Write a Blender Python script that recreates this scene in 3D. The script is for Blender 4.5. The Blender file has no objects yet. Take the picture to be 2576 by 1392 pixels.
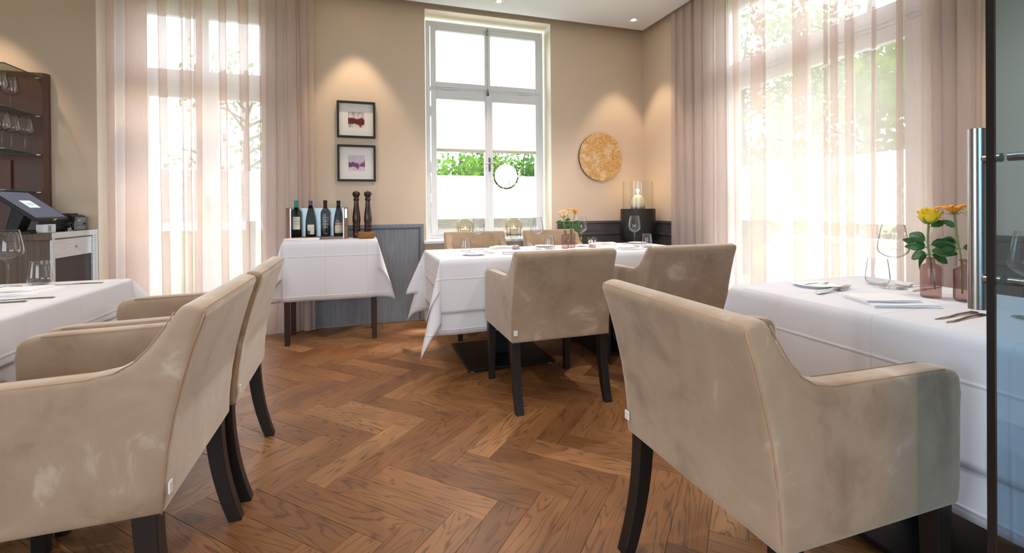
import bpy, bmesh, math, random
from math import sin, cos, pi, radians, sqrt, atan2
from mathutils import Vector, Matrix
random.seed(7)
scene = bpy.context.scene
C = scene.collection

# ------------------------------------------------------------------ camera
CAM_H = 1.06
YAW, PITCH, ROLL = radians(18.024), radians(-0.2572), radians(0.4559)
_f = Vector((sin(YAW)*cos(PITCH), cos(YAW)*cos(PITCH), sin(PITCH)))
_r = Vector((cos(YAW), -sin(YAW), 0))
_d = _f.cross(_r)
CR = cos(ROLL)*_r + sin(ROLL)*_d
CD = -sin(ROLL)*_r + cos(ROLL)*_d
cd = bpy.data.cameras.new('camera')
cam = bpy.data.objects.new('camera', cd)
C.objects.link(cam)
cd.sensor_fit = 'HORIZONTAL'
cd.sensor_width = 36.0
cd.lens = 36.0*1157.4/2576
cd.shift_y = -(696-525.4)/2576
cd.clip_start = 0.02
cam.matrix_world = Matrix(((CR.x, -CD.x, -_f.x, 0), (CR.y, -CD.y, -_f.y, 0), (CR.z, -CD.z, -_f.z, CAM_H), (0, 0, 0, 1)))
scene.camera = cam

# ------------------------------------------------------------------ view, world, sun, portals
vs = scene.view_settings
vs.view_transform = 'Standard'
vs.look = 'None'
vs.exposure = 0.62
vs.gamma = 1.0
vs.use_curve_mapping = False
try:
    cy = scene.cycles
    cy.max_bounces = 10
    cy.diffuse_bounces = 5
    cy.glossy_bounces = 4
    cy.transmission_bounces = 8
    cy.transparent_max_bounces = 32
    cy.caustics_reflective = False
    cy.caustics_refractive = False
    cy.sample_clamp_indirect = 6.0
except Exception:
    pass
world = bpy.data.worlds.new('overcast_sky')
scene.world = world
world.use_nodes = True
wb = world.node_tree.nodes['Background']
wb.inputs[0].default_value = (0.80, 0.91, 1.0, 1)
SKY = 5.0
wb.inputs[1].default_value = SKY

def link(o, parent=None):
    C.objects.link(o)
    if parent is not None:
        o.parent = parent
    return o

def add_light(name, kind, loc, rot, energy, color, **kw):
    l = bpy.data.lights.new(name, kind)
    l.energy = energy
    l.color = color
    for k, v in kw.items():
        setattr(l, k, v)
    o = bpy.data.objects.new(name, l)
    o.location = loc
    o.rotation_euler = rot
    C.objects.link(o)
    return o

# hazy sun standing high behind the back wall, to the right
sun_dir = Vector((-0.56*0.42, -0.83*0.42, -0.907)).normalized()
sun = add_light('hazy_sun', 'SUN', (6, 9, 14), (0, 0, 0), 7.0, (1.0, 0.93, 0.82), angle=radians(6))
sun.rotation_euler = sun_dir.to_track_quat('-Z', 'Y').to_euler()

def portal(name, loc, rot, sx, sy):
    l = bpy.data.lights.new(name, 'AREA')
    l.shape = 'RECTANGLE'
    l.size = sx
    l.size_y = sy
    l.energy = 1
    o = bpy.data.objects.new(name, l)
    o.location = loc
    o.rotation_euler = rot
    C.objects.link(o)
    l.cycles.is_portal = True
    return o
portal('portal_back_window', (1.215, 4.68, 1.84), (radians(-90), 0, 0), 1.29, 2.2)
portal('portal_left_window', (-1.25, 4.68, 1.45), (radians(-90), 0, 0), 1.40, 2.9)
portal('portal_right_window', (3.30, 2.53, 1.45), (0, radians(90), 0), 2.9, 1.7)
portal('portal_rear_fill', (-0.9, -3.25, 1.45), (radians(90), 0, 0), 3.0, 2.0)  # sky portal of the unseen window added behind the viewer
portal('portal_side_fill', (-5.05, -0.2, 1.45), (0, radians(-90), 0), 2.0, 2.4)  # sky portal of the fill window added in the left wall

# ------------------------------------------------------------------ helpers
def lin(c):
    return tuple(((v/255)/12.92 if v/255 <= 0.04045 else ((v/255+0.055)/1.055)**2.4) for v in c)

class NT:
    """small wrapper round a material's node tree"""
    def __init__(s, name):
        s.m = bpy.data.materials.new(name)
        s.m.use_nodes = True
        s.t = s.m.node_tree
        s.b = s.t.nodes.get('Principled BSDF')
        s.out = s.t.nodes.get('Material Output')
    def n(s, typ, **kw):
        nd = s.t.nodes.new(typ)
        for k, v in kw.items():
            if k[0] == 'i' and k[1:].isdigit():
                nd.inputs[int(k[1:])].default_value = v
            else:
                setattr(nd, k, v)
        return nd
    def l(s, a, b):
        s.t.links.new(a, b)
    def set(s, **kw):
        for k, v in kw.items():
            key = k.replace('_', ' ')
            for cand in s.b.inputs:
                if cand.name.lower() == key.lower():
                    cand.default_value = v
                    break
    def ramp(s, fac, stops):
        r = s.n('ShaderNodeValToRGB')
        e = r.color_ramp.elements
        while len(e) < len(stops):
            e.new(0.5)
        for i, (p, c) in enumerate(stops):
            e[i].position = p
            e[i].color = (c[0], c[1], c[2], 1)
        s.l(fac, r.inputs[0])
        return r

MATS = {}
def mat(name, rgb, rough=0.5, metal=0.0, nz=None, bump=None, coord='Object', stretch=None, **kw):
    """principled colour; nz=(scale, amount) darkens/lightens with noise; bump=(scale, strength, distance)"""
    if name in MATS:
        return MATS[name]
    t = NT(name)
    c = lin(rgb)
    t.b.inputs['Base Color'].default_value = (*c, 1)
    t.b.inputs['Roughness'].default_value = rough
    t.b.inputs['Metallic'].default_value = metal
    t.set(**kw)
    vec = None
    if nz or bump:
        tc = t.n('ShaderNodeTexCoord')
        vec = tc.outputs[coord]
        if stretch:
            mp = t.n('ShaderNodeMapping')
            mp.inputs['Scale'].default_value = stretch
            t.l(vec, mp.inputs[0])
            vec = mp.outputs[0]
    if nz:
        no = t.n('ShaderNodeTexNoise')
        no.inputs['Scale'].default_value = nz[0]
        no.inputs['Detail'].default_value = 4
        t.l(vec, no.inputs['Vector'])
        a = nz[1]
        r = t.ramp(no.outputs['Fac'], [(0.3, tuple(v*(1-a) for v in c)), (0.7, tuple(min(1, v*(1+a)) for v in c))])
        t.l(r.outputs[0], t.b.inputs['Base Color'])
    if bump:
        nb = t.n('ShaderNodeTexNoise')
        nb.inputs['Scale'].default_value = bump[0]
        nb.inputs['Detail'].default_value = 3
        t.l(vec, nb.inputs['Vector'])
        bp = t.n('ShaderNodeBump')
        bp.inputs['Strength'].default_value = bump[1]
        bp.inputs['Distance'].default_value = bump[2] if len(bump) > 2 else 0.002
        t.l(nb.outputs['Fac'], bp.inputs['Height'])
        t.l(bp.outputs[0], t.b.inputs['Normal'])
    MATS[name] = t.m
    return t.m

def thin_glass(name, tint=(1, 1, 1), ior=1.45, rough=0.0, opacity=0.0, film=(0.9, 0.9, 0.9), edge=0.9):
    """thin clear wall: straight-through transmission plus Fresnel reflection; opacity adds a milky film"""
    t = NT(name)
    t.t.nodes.remove(t.b)
    tr = t.n('ShaderNodeBsdfTransparent')
    # a slanting path through the wall is longer and absorbs more
    lw0 = t.n('ShaderNodeLayerWeight')
    lw0.inputs[0].default_value = 0.5
    ab = t.ramp(lw0.outputs['Facing'], [(0.0, tint), (0.6, tint), (0.97, tuple(v*edge for v in tint))])
    t.l(ab.outputs[0], tr.inputs[0])
    gl = t.n('ShaderNodeBsdfGlossy')
    gl.inputs['Roughness'].default_value = rough
    # Schlick reflectance, the same from both sides of the wall
    r0 = ((ior-1)/(ior+1))**2
    lw = t.n('ShaderNodeLayerWeight')
    lw.inputs[0].default_value = 0.5
    pw = t.n('ShaderNodeMath', operation='POWER')
    pw.inputs[1].default_value = 5.0
    t.l(lw.outputs['Facing'], pw.inputs[0])
    fr = t.n('ShaderNodeMath', operation='MULTIPLY_ADD')
    fr.inputs[1].default_value = 1-r0
    fr.inputs[2].default_value = r0
    t.l(pw.outputs[0], fr.inputs[0])
    mx = t.n('ShaderNodeMixShader')
    t.l(fr.outputs[0], mx.inputs[0])
    t.l(tr.outputs[0], mx.inputs[1])
    t.l(gl.outputs[0], mx.inputs[2])
    last = mx
    if opacity > 0:
        tl = t.n('ShaderNodeBsdfTranslucent')
        tl.inputs[0].default_value = (*film, 1)
        df = t.n('ShaderNodeBsdfDiffuse')
        df.inputs[0].default_value = (*film, 1)
        m0 = t.n('ShaderNodeMixShader')
        m0.inputs[0].default_value = 0.35
        t.l(tl.outputs[0], m0.inputs[1])
        t.l(df.outputs[0], m0.inputs[2])
        m2 = t.n('ShaderNodeMixShader')
        m2.inputs[0].default_value = opacity
        t.l(mx.outputs[0], m2.inputs[1])
        t.l(m0.outputs[0], m2.inputs[2])
        last = m2
    t.l(last.outputs[0], t.out.inputs[0])
    MATS[name] = t.m
    return t.m

def sheer(name, rgb, opacity, trans=0.6):
    """woven cloth: holes let light straight through, threads scatter it to both sides"""
    t = NT(name)
    t.t.nodes.remove(t.b)
    c = lin(rgb)
    tc = t.n('ShaderNodeTexCoord')
    mp = t.n('ShaderNodeMapping')
    mp.inputs['Scale'].default_value = (60, 60, 4)
    no = t.n('ShaderNodeTexNoise')
    no.inputs['Scale'].default_value = 3
    t.l(tc.outputs['Object'], mp.inputs[0])
    t.l(mp.outputs[0], no.inputs['Vector'])
    mr = t.n('ShaderNodeMapRange')
    mr.inputs[1].default_value = 0.3
    mr.inputs[2].default_value = 0.7
    mr.inputs[3].default_value = opacity-0.025
    mr.inputs[4].default_value = opacity+0.025
    t.l(no.outputs['Fac'], mr.inputs[0])
    tr = t.n('ShaderNodeBsdfTransparent')
    tl = t.n('ShaderNodeBsdfTranslucent')
    df = t.n('ShaderNodeBsdfDiffuse')
    tl.inputs[0].default_value = (*c, 1)
    df.inputs[0].default_value = (*c, 1)
    a = t.n('ShaderNodeMixShader')
    a.inputs[0].default_value = trans
    t.l(df.outputs[0], a.inputs[1])
    t.l(tl.outputs[0], a.inputs[2])
    b = t.n('ShaderNodeMixShader')
    t.l(mr.outputs[0], b.inputs[0])
    t.l(tr.outputs[0], b.inputs[1])
    t.l(a.outputs[0], b.inputs[2])
    t.l(b.outputs[0], t.out.inputs[0])
    MATS[name] = t.m
    return t.m

def emit(name, rgb, strength):
    t = NT(name)
    t.t.nodes.remove(t.b)
    e = t.n('ShaderNodeEmission')
    e.inputs[0].default_value = (*lin(rgb), 1)
    e.inputs[1].default_value = strength
    t.l(e.outputs[0], t.out.inputs[0])
    MATS[name] = t.m
    return t.m

class MB:
    """collects geometry, then builds one mesh object"""
    def __init__(s):
        s.v = []
        s.f = []
    def add(s, vs_, fs_):
        o = len(s.v)
        s.v += [tuple(p) for p in vs_]
        s.f += [tuple(i+o for i in f) for f in fs_]
        return s
    def box(s, a, b):
        x0, y0, z0 = a
        x1, y1, z1 = b
        return s.add([(x0, y0, z0), (x1, y0, z0), (x1, y1, z0), (x0, y1, z0), (x0, y0, z1), (x1, y0, z1), (x1, y1, z1), (x0, y1, z1)],
                     [(0, 3, 2, 1), (4, 5, 6, 7), (0, 1, 5, 4), (1, 2, 6, 5), (2, 3, 7, 6), (3, 0, 4, 7)])
    def obox(s, c, sx, sy, sz, m=None):
        """box centred on c, rotated by 3x3 m"""
        vs_ = []
        for z in (-1, 1):
            for x, y in ((-1, -1), (1, -1), (1, 1), (-1, 1)):
                p = Vector((x*sx/2, y*sy/2, z*sz/2))
                if m is not None:
                    p = m @ p
                vs_.append(p+Vector(c))
        return s.add(vs_, [(0, 3, 2, 1), (4, 5, 6, 7), (0, 1, 5, 4), (1, 2, 6, 5), (2, 3, 7, 6), (3, 0, 4, 7)])
    def prism(s, poly, a, b, ax='x'):
        """2D polygon extruded from a to b along ax; poly gives the other two coordinates in order"""
        n = len(poly)
        def P(p, t):
            if ax == 'x':
                return (t, p[0], p[1])
            if ax == 'y':
                return (p[0], t, p[1])
            return (p[0], p[1], t)
        vs_ = [P(p, a) for p in poly]+[P(p, b) for p in poly]
        fs_ = [tuple(range(n))[::-1], tuple(range(n, 2*n))]
        fs_ += [(i, (i+1) % n, n+(i+1) % n, n+i) for i in range(n)]
        return s.add(vs_, fs_)
    def lathe(s, prof, n=24, c=(0, 0, 0), close=False, rf=None):
        """profile of (r, z); rf(angle) scales the radius"""
        vs_, fs_ = [], []
        m = len(prof)
        for r, z in prof:
            for k in range(n):
                a = 2*pi*k/n
                q = r*(rf(a, r, z) if rf else 1)
                vs_.append((c[0]+q*cos(a), c[1]+q*sin(a), c[2]+z))
        for i in range(m-1 if not close else m):
            for k in range(n):
                j = (i+1) % m
                fs_.append((i*n+k, i*n+(k+1) % n, j*n+(k+1) % n, j*n+k))
        return s.add(vs_, fs_)
    def tube(s, pts, r, n=8, cap=True):
        pts = [Vector(p) for p in pts]
        rs = r if isinstance(r, (list, tuple)) else [r]*len(pts)
        vs_, fs_ = [], []
        prev = None
        for i, p in enumerate(pts):
            d = (pts[min(i+1, len(pts)-1)]-pts[max(i-1, 0)])
            d = d.normalized() if d.length > 1e-9 else Vector((0, 0, 1))
            if prev is None:
                u = Vector((0, 0, 1)) if abs(d.z) < 0.9 else Vector((1, 0, 0))
            else:
                u = prev
            u = (u-d*u.dot(d)).normalized()
            prev = u
            w = d.cross(u)
            for k in range(n):
                a = 2*pi*k/n
                vs_.append(p+(u*cos(a)+w*sin(a))*rs[i])
        for i in range(len(pts)-1):
            for k in range(n):
                fs_.append((i*n+k, i*n+(k+1) % n, (i+1)*n+(k+1) % n, (i+1)*n+k))
        if cap:
            fs_.append(tuple(range(n))[::-1])
            fs_.append(tuple(range((len(pts)-1)*n, len(pts)*n)))
        return s.add(vs_, fs_)
    def grid(s, rows, wrap=False):
        """rows of equal length lists of points"""
        n = len(rows[0])
        vs_ = [p for r in rows for p in r]
        fs_ = []
        for i in range(len(rows)-1):
            for k in range(n if wrap else n-1):
                k2 = (k+1) % n
                fs_.append((i*n+k, i*n+k2, (i+1)*n+k2, (i+1)*n+k))
        return s.add(vs_, fs_)
    def mesh(s, name):
        me = bpy.data.meshes.new(name)
        me.from_pydata(s.v, [], s.f)
        me.update()
        return me
    def build(s, name, m, parent=None, smooth=False, bevel=0, loc=None, ang=40, solid=0, sub=0):
        me = s.mesh(name)
        if m is not None:
            me.materials.append(m)
        if smooth:
            me.polygons.foreach_set('use_smooth', [True]*len(me.polygons))
            if ang < 180:
                me.set_sharp_from_angle(angle=radians(ang))
        o = bpy.data.objects.new(name, me)
        link(o, parent)
        if loc:
            o.location = loc
        if solid:
            md = o.modifiers.new('thickness', 'SOLIDIFY')
            md.thickness = solid
            md.offset = 0
        if bevel:
            md = o.modifiers.new('bevel', 'BEVEL')
            md.width = bevel
            md.segments = 2
            md.limit_method = 'ANGLE'
            md.angle_limit = radians(35)
        if sub:
            md = o.modifiers.new('subdivision', 'SUBSURF')
            md.levels = sub
            md.render_levels = sub
        return o

def tag(o, label=None, cat=None, group=None, kind=None):
    if label:
        o['label'] = label
    if cat:
        o['category'] = cat
    if group:
        o['group'] = group
    if kind:
        o['kind'] = kind
    return o

def thing(name, label, cat, loc=(0, 0, 0), rz=0.0, group=None):
    o = bpy.data.objects.new(name, None)
    o.empty_display_size = 0.05
    o.location = loc
    o.rotation_euler = (0, 0, rz)
    C.objects.link(o)
    return tag(o, label, cat, group)

def copy_tree(o, parent=None):
    c = o.copy()
    C.objects.link(c)
    c.parent = parent
    for ch in list(o.children):
        copy_tree(ch, c)
    return c

def dup(o, label, loc, rz=None, group=None):
    c = copy_tree(o)
    c.location = loc
    if rz is not None:
        c.rotation_euler = (0, 0, rz)
    c['label'] = label
    if group:
        c['group'] = group
    return c

def struct(mb, name, m, parent=None, **kw):
    o = mb.build(name, m, parent, **kw)
    if parent is None:
        o['kind'] = 'structure'
    return o

def text_mesh(txt, size, align='CENTER'):
    """flat lettering as (verts2d, faces)"""
    cu = bpy.data.curves.new('lettering', 'FONT')
    cu.body = txt
    cu.size = size
    cu.align_x = align
    cu.resolution_u = 3
    ob = bpy.data.objects.new('lettering', cu)
    C.objects.link(ob)
    dg = bpy.context.evaluated_depsgraph_get()
    me = bpy.data.meshes.new_from_object(ob.evaluated_get(dg))
    v = [(p.co.x, p.co.y) for p in me.vertices]
    f = [tuple(p.vertices) for p in me.polygons]
    bpy.data.objects.remove(ob)
    bpy.data.curves.remove(cu)
    bpy.data.meshes.remove(me)
    return v, f

# ------------------------------------------------------------------ materials
M_wall = mat('wall_paint', (223, 204, 184), 0.9, bump=(260, 0.15, 0.001))
M_reveal = mat('reveal_paint', (236, 226, 208), 0.9)
M_ceil = mat('ceiling_white', (240, 245, 252), 0.9)
M_white = mat('window_white', (234, 238, 246), 0.35)
M_dark_gap = mat('gap_dark', (70, 62, 56), 0.9)
M_cloth = mat('tablecloth_white', (228, 227, 235), 0.75, bump=(420, 0.1, 0.0006), Sheen_Weight=0.15)
M_napkin = mat('napkin_white', (246, 244, 246), 0.8, bump=(500, 0.12, 0.0006))
M_blackwood = mat('black_wood', (24, 20, 20), 0.42, bump=(90, 0.15, 0.001), stretch=(1, 1, 0.08), coord='Object')
M_wenge = mat('wenge_wood', (52, 30, 27), 0.5)
M_blackmetal = mat('black_metal', (20, 20, 22), 0.45, metal=0.3)
M_bluegrey = None
M_steel = mat('brushed_steel', (176, 172, 168), 0.28, metal=1.0)
M_silver = mat('cutlery_silver', (214, 212, 208), 0.14, metal=1.0)
M_china = mat('white_china', (240, 240, 240), 0.12)
M_glass = thin_glass('clear_glass', (0.975, 0.975, 0.98), 1.5, edge=0.45)
M_pane = thin_glass('window_glass', (0.98, 0.99, 0.99), 1.35)
M_frost = thin_glass('frosted_film', (0.9, 0.95, 0.95), 1.2, opacity=0.72, film=(0.93, 0.97, 0.98))
M_shelfglass = thin_glass('green_edge_glass', (0.86, 0.93, 0.9), 1.5)
M_shelfedge = mat('glass_edge_green', (60, 84, 78), 0.2)
M_smoke = thin_glass('smoky_glass', (0.88, 0.87, 0.81), 1.4)
M_mauve = thin_glass('mauve_glass', (0.80, 0.68, 0.66), 1.5, rough=0.05)
M_mauve_deep = thin_glass('mauve_pressed_glass', (0.74, 0.60, 0.57), 1.5, rough=0.1, opacity=0.12, film=(0.6, 0.42, 0.38))
M_crystal = thin_glass('cut_crystal', (0.82, 0.79, 0.84), 1.75)
M_tint = thin_glass('tinted_door_glass', (0.63, 0.78, 0.88), 1.5)
M_wax = mat('candle_wax', (232, 214, 186), 0.5)
M_flame = emit('candle_flame', (255, 190, 90), 14)
M_bulb = emit('lamp_lens', (255, 226, 190), 14)
M_sheer = sheer('sheer_voile', (240, 222, 213), 0.62, 0.5)
M_drape = sheer('dense_voile', (230, 214, 206), 0.68, 0.4)
M_blind = sheer('pleated_blind_cloth', (250, 248, 244), 0.93, 0.75)
M_green = mat('leaf_green', (46, 92, 38), 0.45, nz=(40, 0.35))
M_stem = mat('stem_green', (112, 140, 70), 0.5)
M_black = mat('matt_black', (22, 22, 24), 0.55)
M_walnut = mat('walnut_brown', (98, 66, 54), 0.45, nz=(14, 0.12), stretch=(8, 8, 0.6))
M_seam = mat('stitched_seam', (172, 140, 112), 0.85)
M_paper = mat('label_paper', (226, 218, 204), 0.8)
M_ink = mat('label_ink', (66, 62, 58), 0.8)

def velvet():
    t = NT('beige_velvet')
    tc = t.n('ShaderNodeTexCoord')
    oi = t.n('ShaderNodeObjectInfo')
    ad = t.n('ShaderNodeVectorMath', operation='ADD')
    t.l(tc.outputs['Object'], ad.inputs[0])
    t.l(oi.outputs['Location'], ad.inputs[1])
    n1 = t.n('ShaderNodeTexNoise')
    n1.inputs['Scale'].default_value = 5.5
    n1.inputs['Detail'].default_value = 5
    n1.inputs['Roughness'].default_value = 0.62
    n1.inputs['Distortion'].default_value = 0.5
    t.l(ad.outputs[0], n1.inputs['Vector'])
    r = t.ramp(n1.outputs['Fac'], [(0.28, lin((140, 118, 100))), (0.45, lin((163, 142, 122))), (0.62, lin((171, 151, 131))), (0.74, lin((202, 188, 172)))])
    t.l(r.outputs[0], t.b.inputs['Base Color'])
    t.set(Roughness=0.85, Sheen_Weight=0.75, Sheen_Roughness=0.38)
    for i in t.b.inputs:
        if i.name == 'Sheen Tint':
            i.default_value = (0.95, 0.92, 0.86, 1)
        if i.name == 'Specular IOR Level':
            i.default_value = 0.15
    n2 = t.n('ShaderNodeTexNoise')
    n2.inputs['Scale'].default_value = 9
    n2.inputs['Detail'].default_value = 4
    t.l(ad.outputs[0], n2.inputs['Vector'])
    bp = t.n('ShaderNodeBump')
    bp.inputs['Strength'].default_value = 0.25
    bp.inputs['Distance'].default_value = 0.012
    t.l(n2.outputs['Fac'], bp.inputs['Height'])
    t.l(bp.outputs[0], t.b.inputs['Normal'])
    return t.m
M_velvet = velvet()

def oak():
    """stained oak plank: UV in metres (u along the board), a random number per board shifts grain and tone"""
    t = NT('stained_oak')
    uv = t.n('ShaderNodeUVMap')
    uv.uv_map = 'board'
    oi = t.n('ShaderNodeObjectInfo')
    at = t.n('ShaderNodeAttribute')
    at.attribute_name = 'rnd'
    ad = t.n('ShaderNodeMath', operation='ADD')
    t.l(oi.outputs['Random'], ad.inputs[0])
    t.l(at.outputs['Fac'], ad.inputs[1])
    fr = t.n('ShaderNodeMath', operation='FRACT')
    t.l(ad.outputs[0], fr.inputs[0])
    sp = t.n('ShaderNodeSeparateXYZ')
    t.l(uv.outputs[0], sp.inputs[0])
    def comb(su, sv, k):
        a = t.n('ShaderNodeMath', operation='MULTIPLY')
        a.inputs[1].default_value = su
        b = t.n('ShaderNodeMath', operation='MULTIPLY')
        b.inputs[1].default_value = sv
        c = t.n('ShaderNodeMath', operation='MULTIPLY')
        c.inputs[1].default_value = k
        t.l(sp.outputs[0], a.inputs[0])
        t.l(sp.outputs[1], b.inputs[0])
        t.l(fr.outputs[0], c.inputs[0])
        x = t.n('ShaderNodeCombineXYZ')
        t.l(a.outputs[0], x.inputs[0])
        t.l(b.outputs[0], x.inputs[1])
        t.l(c.outputs[0], x.inputs[2])
        return x.outputs[0]
    n1 = t.n('ShaderNodeTexNoise')
    n1.inputs['Scale'].default_value = 1.0
    n1.inputs['Detail'].default_value = 2.5
    n1.inputs['Roughness'].default_value = 0.38
    t.l(comb(1.3, 10, 91), n1.inputs['Vector'])
    m1 = t.n('ShaderNodeMath', operation='MULTIPLY')
    m1.inputs[1].default_value = 120
    t.l(n1.outputs['Fac'], m1.inputs[0])
    s1 = t.n('ShaderNodeMath', operation='SINE')
    t.l(m1.outputs[0], s1.inputs[0])
    rings = t.ramp(s1.outputs[0], [(0.0, (0, 0, 0)), (0.6, (0.08, 0.08, 0.08)), (1.0, (0.9, 0.9, 0.9))])
    n2 = t.n('ShaderNodeTexNoise')
    n2.inputs['Scale'].default_value = 1.0
    n2.inputs['Detail'].default_value = 2.0
    t.l(comb(6, 330, 47), n2.inputs['Vector'])
    n3 = t.n('ShaderNodeTexNoise')
    n3.inputs['Scale'].default_value = 1.0
    n3.inputs['Detail'].default_value = 2.0
    t.l(comb(3, 8, 23), n3.inputs['Vector'])
    tone = t.ramp(fr.outputs[0], [(0.0, lin((128, 86, 51))), (0.35, lin((141, 96, 57))), (0.7, lin((152, 105, 64))), (1.0, lin((174, 128, 84)))])
    # large soft tone drift
    m2 = t.n('ShaderNodeMixRGB', blend_type='MULTIPLY')
    r3 = t.ramp(n3.outputs['Fac'], [(0.3, (0.78, 0.76, 0.74)), (0.7, (1.1, 1.1, 1.1))])
    m2.inputs[0].default_value = 1
    t.l(tone.outputs[0], m2.inputs[1])
    t.l(r3.outputs[0], m2.inputs[2])
    m3 = t.n('ShaderNodeMixRGB', blend_type='MIX')
    sc = t.n('ShaderNodeMath', operation='MULTIPLY')
    t.l(rings.outputs[0], sc.inputs[0])
    r4 = t.ramp(n2.outputs['Fac'], [(0.35, (0.15, 0.15, 0.15)), (0.65, (1, 1, 1))])
    t.l(r4.outputs[0], sc.inputs[1])
    t.l(sc.outputs[0], m3.inputs[0])
    t.l(m2.outputs[0], m3.inputs[1])
    m3.inputs[2].default_value = (*lin((70, 42, 28)), 1)
    m4 = t.n('ShaderNodeMixRGB', blend_type='MULTIPLY')
    m4.inputs[0].default_value = 0.55
    r5 = t.ramp(n2.outputs['Fac'], [(0.3, (0.72, 0.68, 0.64)), (0.6, (1, 1, 1))])
    t.l(m3.outputs[0], m4.inputs[1])
    t.l(r5.outputs[0], m4.inputs[2])
    t.l(m4.outputs[0], t.b.inputs['Base Color'])
    t.set(Roughness=0.42)
    bp = t.n('ShaderNodeBump')
    bp.inputs['Strength'].default_value = 0.12
    bp.inputs['Distance'].default_value = 0.0008
    t.l(n2.outputs['Fac'], bp.inputs['Height'])
    t.l(bp.outputs[0], t.b.inputs['Normal'])
    return t.m
M_oak = oak()

def strokes(name, c0, c1, sc=(170, 170, 1.6), rough=0.55):
    t = NT(name)
    tc = t.n('ShaderNodeTexCoord')
    mp = t.n('ShaderNodeMapping')
    mp.inputs['Scale'].default_value = sc
    no = t.n('ShaderNodeTexNoise')
    no.inputs['Scale'].default_value = 2.5
    no.inputs['Detail'].default_value = 6
    no.inputs['Roughness'].default_value = 0.65
    t.l(tc.outputs['Object'], mp.inputs[0])
    t.l(mp.outputs[0], no.inputs['Vector'])
    r = t.ramp(no.outputs['Fac'], [(0.32, lin(c0)), (0.68, lin(c1))])
    t.l(r.outputs[0], t.b.inputs['Base Color'])
    t.set(Roughness=rough)
    return t.m
M_bluegrey = strokes('blue_grey_limed_wood', (94, 101, 112), (158, 163, 172))
M_greywood = strokes('grey_stained_oak', (62, 58, 60), (96, 90, 92))
M_greywood_h = strokes('grey_stained_oak_rail', (62, 58, 60), (100, 94, 96), (1.2, 90, 90))
M_cab_brown = strokes('cabinet_brown_oak', (84, 68, 56), (112, 94, 80), (60, 60, 0.8))
M_cab_white = strokes('cabinet_limed_white', (196, 204, 210), (228, 232, 236), (3, 3, 70))
M_crate = strokes('crate_wood', (118, 84, 66), (150, 112, 92), (30, 30, 1))

# ------------------------------------------------------------------ room shell
BW = 4.38      # inner face of the back wall
RW = 2.955     # inner face of the right wall
TOP = 3.12
CE = 2.933     # suspended ceiling
LW = -4.80
FW = -3.0
# back wall with two openings
w = MB()
LX0, LX1 = -1.948, -0.55
WX0, WX1, WZ0, WZ1 = 0.571, 1.858, 0.742, 2.938
T1 = 4.64
w.box((LW-.2, BW, 0), (LX0, T1, TOP))
w.box((LX0, BW, 2.86), (LX1, T1, TOP))
w.box((LX1, BW, 0), (WX0, T1, TOP))
w.box((WX0, BW, 0), (WX1, T1, WZ0))
w.box((WX0, BW, WZ1), (WX1, T1, TOP))
w.box((WX1, BW, 0), (RW+.35, T1, TOP))
wall_back = struct(w, 'wall_back', M_wall)
w = MB()
RY0, RY1 = 1.70, 3.36
RT = 3.28
w.box((RW, FW-.2, 0), (RT, RY0, TOP))
w.box((RW, RY0, 2.86), (RT, RY1, TOP))
w.box((RW, RY1, 0), (RT, BW, TOP))
struct(w, 'wall_right', M_wall)
w = MB()
w.box((LW-.2, FW-.2, 0), (LW, -1.4, TOP))
w.box((LW-.2, -1.4, 0), (LW, 1.0, 0.45))
w.box((LW-.2, -1.4, 2.45), (LW, 1.0, TOP))
w.box((LW-.2, 1.0, 0), (LW, BW, TOP))
struct(w, 'wall_left', M_wall)
w = MB()
w.box((LW, FW-.2, 0), (-2.4, FW, TOP))
w.box((-2.4, FW-.2, 0), (0.6, FW, 0.45))
w.box((-2.4, FW-.2, 2.45), (0.6, FW, TOP))
w.box((0.6, FW-.2, 0), (RW, FW, TOP))
struct(w, 'wall_front', M_wall)
# reveal linings of the two back openings (cream plaster)
def lining(x0, x1, z0, z1, ax, a, b, name, parent=None):
    m = MB()
    e = 0.004
    if ax == 'y':
        m.box((x0, a, z0), (x0+e, b, z1))
        m.box((x1-e, a, z0), (x1, b, z1))
        m.box((x0, a, z1-e), (x1, b, z1))
    else:
        m.box((a, x0, z0), (b, x0+e, z1))
        m.box((a, x1-e, z0), (b, x1, z1))
        m.box((a, x0, z1-e), (b, x1, z1))
    return struct(m, name, M_reveal)
lining(WX0, WX1, WZ0, WZ1, 'y', BW+.001, 4.64, 'trim_1')
lining(LX0, LX1, 0, 2.86, 'y', BW+.001, 4.64, 'trim_2')
lining(RY0, RY1, 0, 2.86, 'x', RW+.001, RT, 'trim_3')
# suspended ceiling, held clear of the walls, and the slab above it
m = MB()
m.box((LW+.05, FW+.05, CE), (2.867, 4.25, CE+.03))
ceiling = struct(m, 'ceiling', M_ceil)
m = MB()
m.box((LW-.2, FW-.2, TOP), (RT, T1, TOP+.15))
struct(m, 'ceiling_slab', M_dark_gap)

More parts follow.
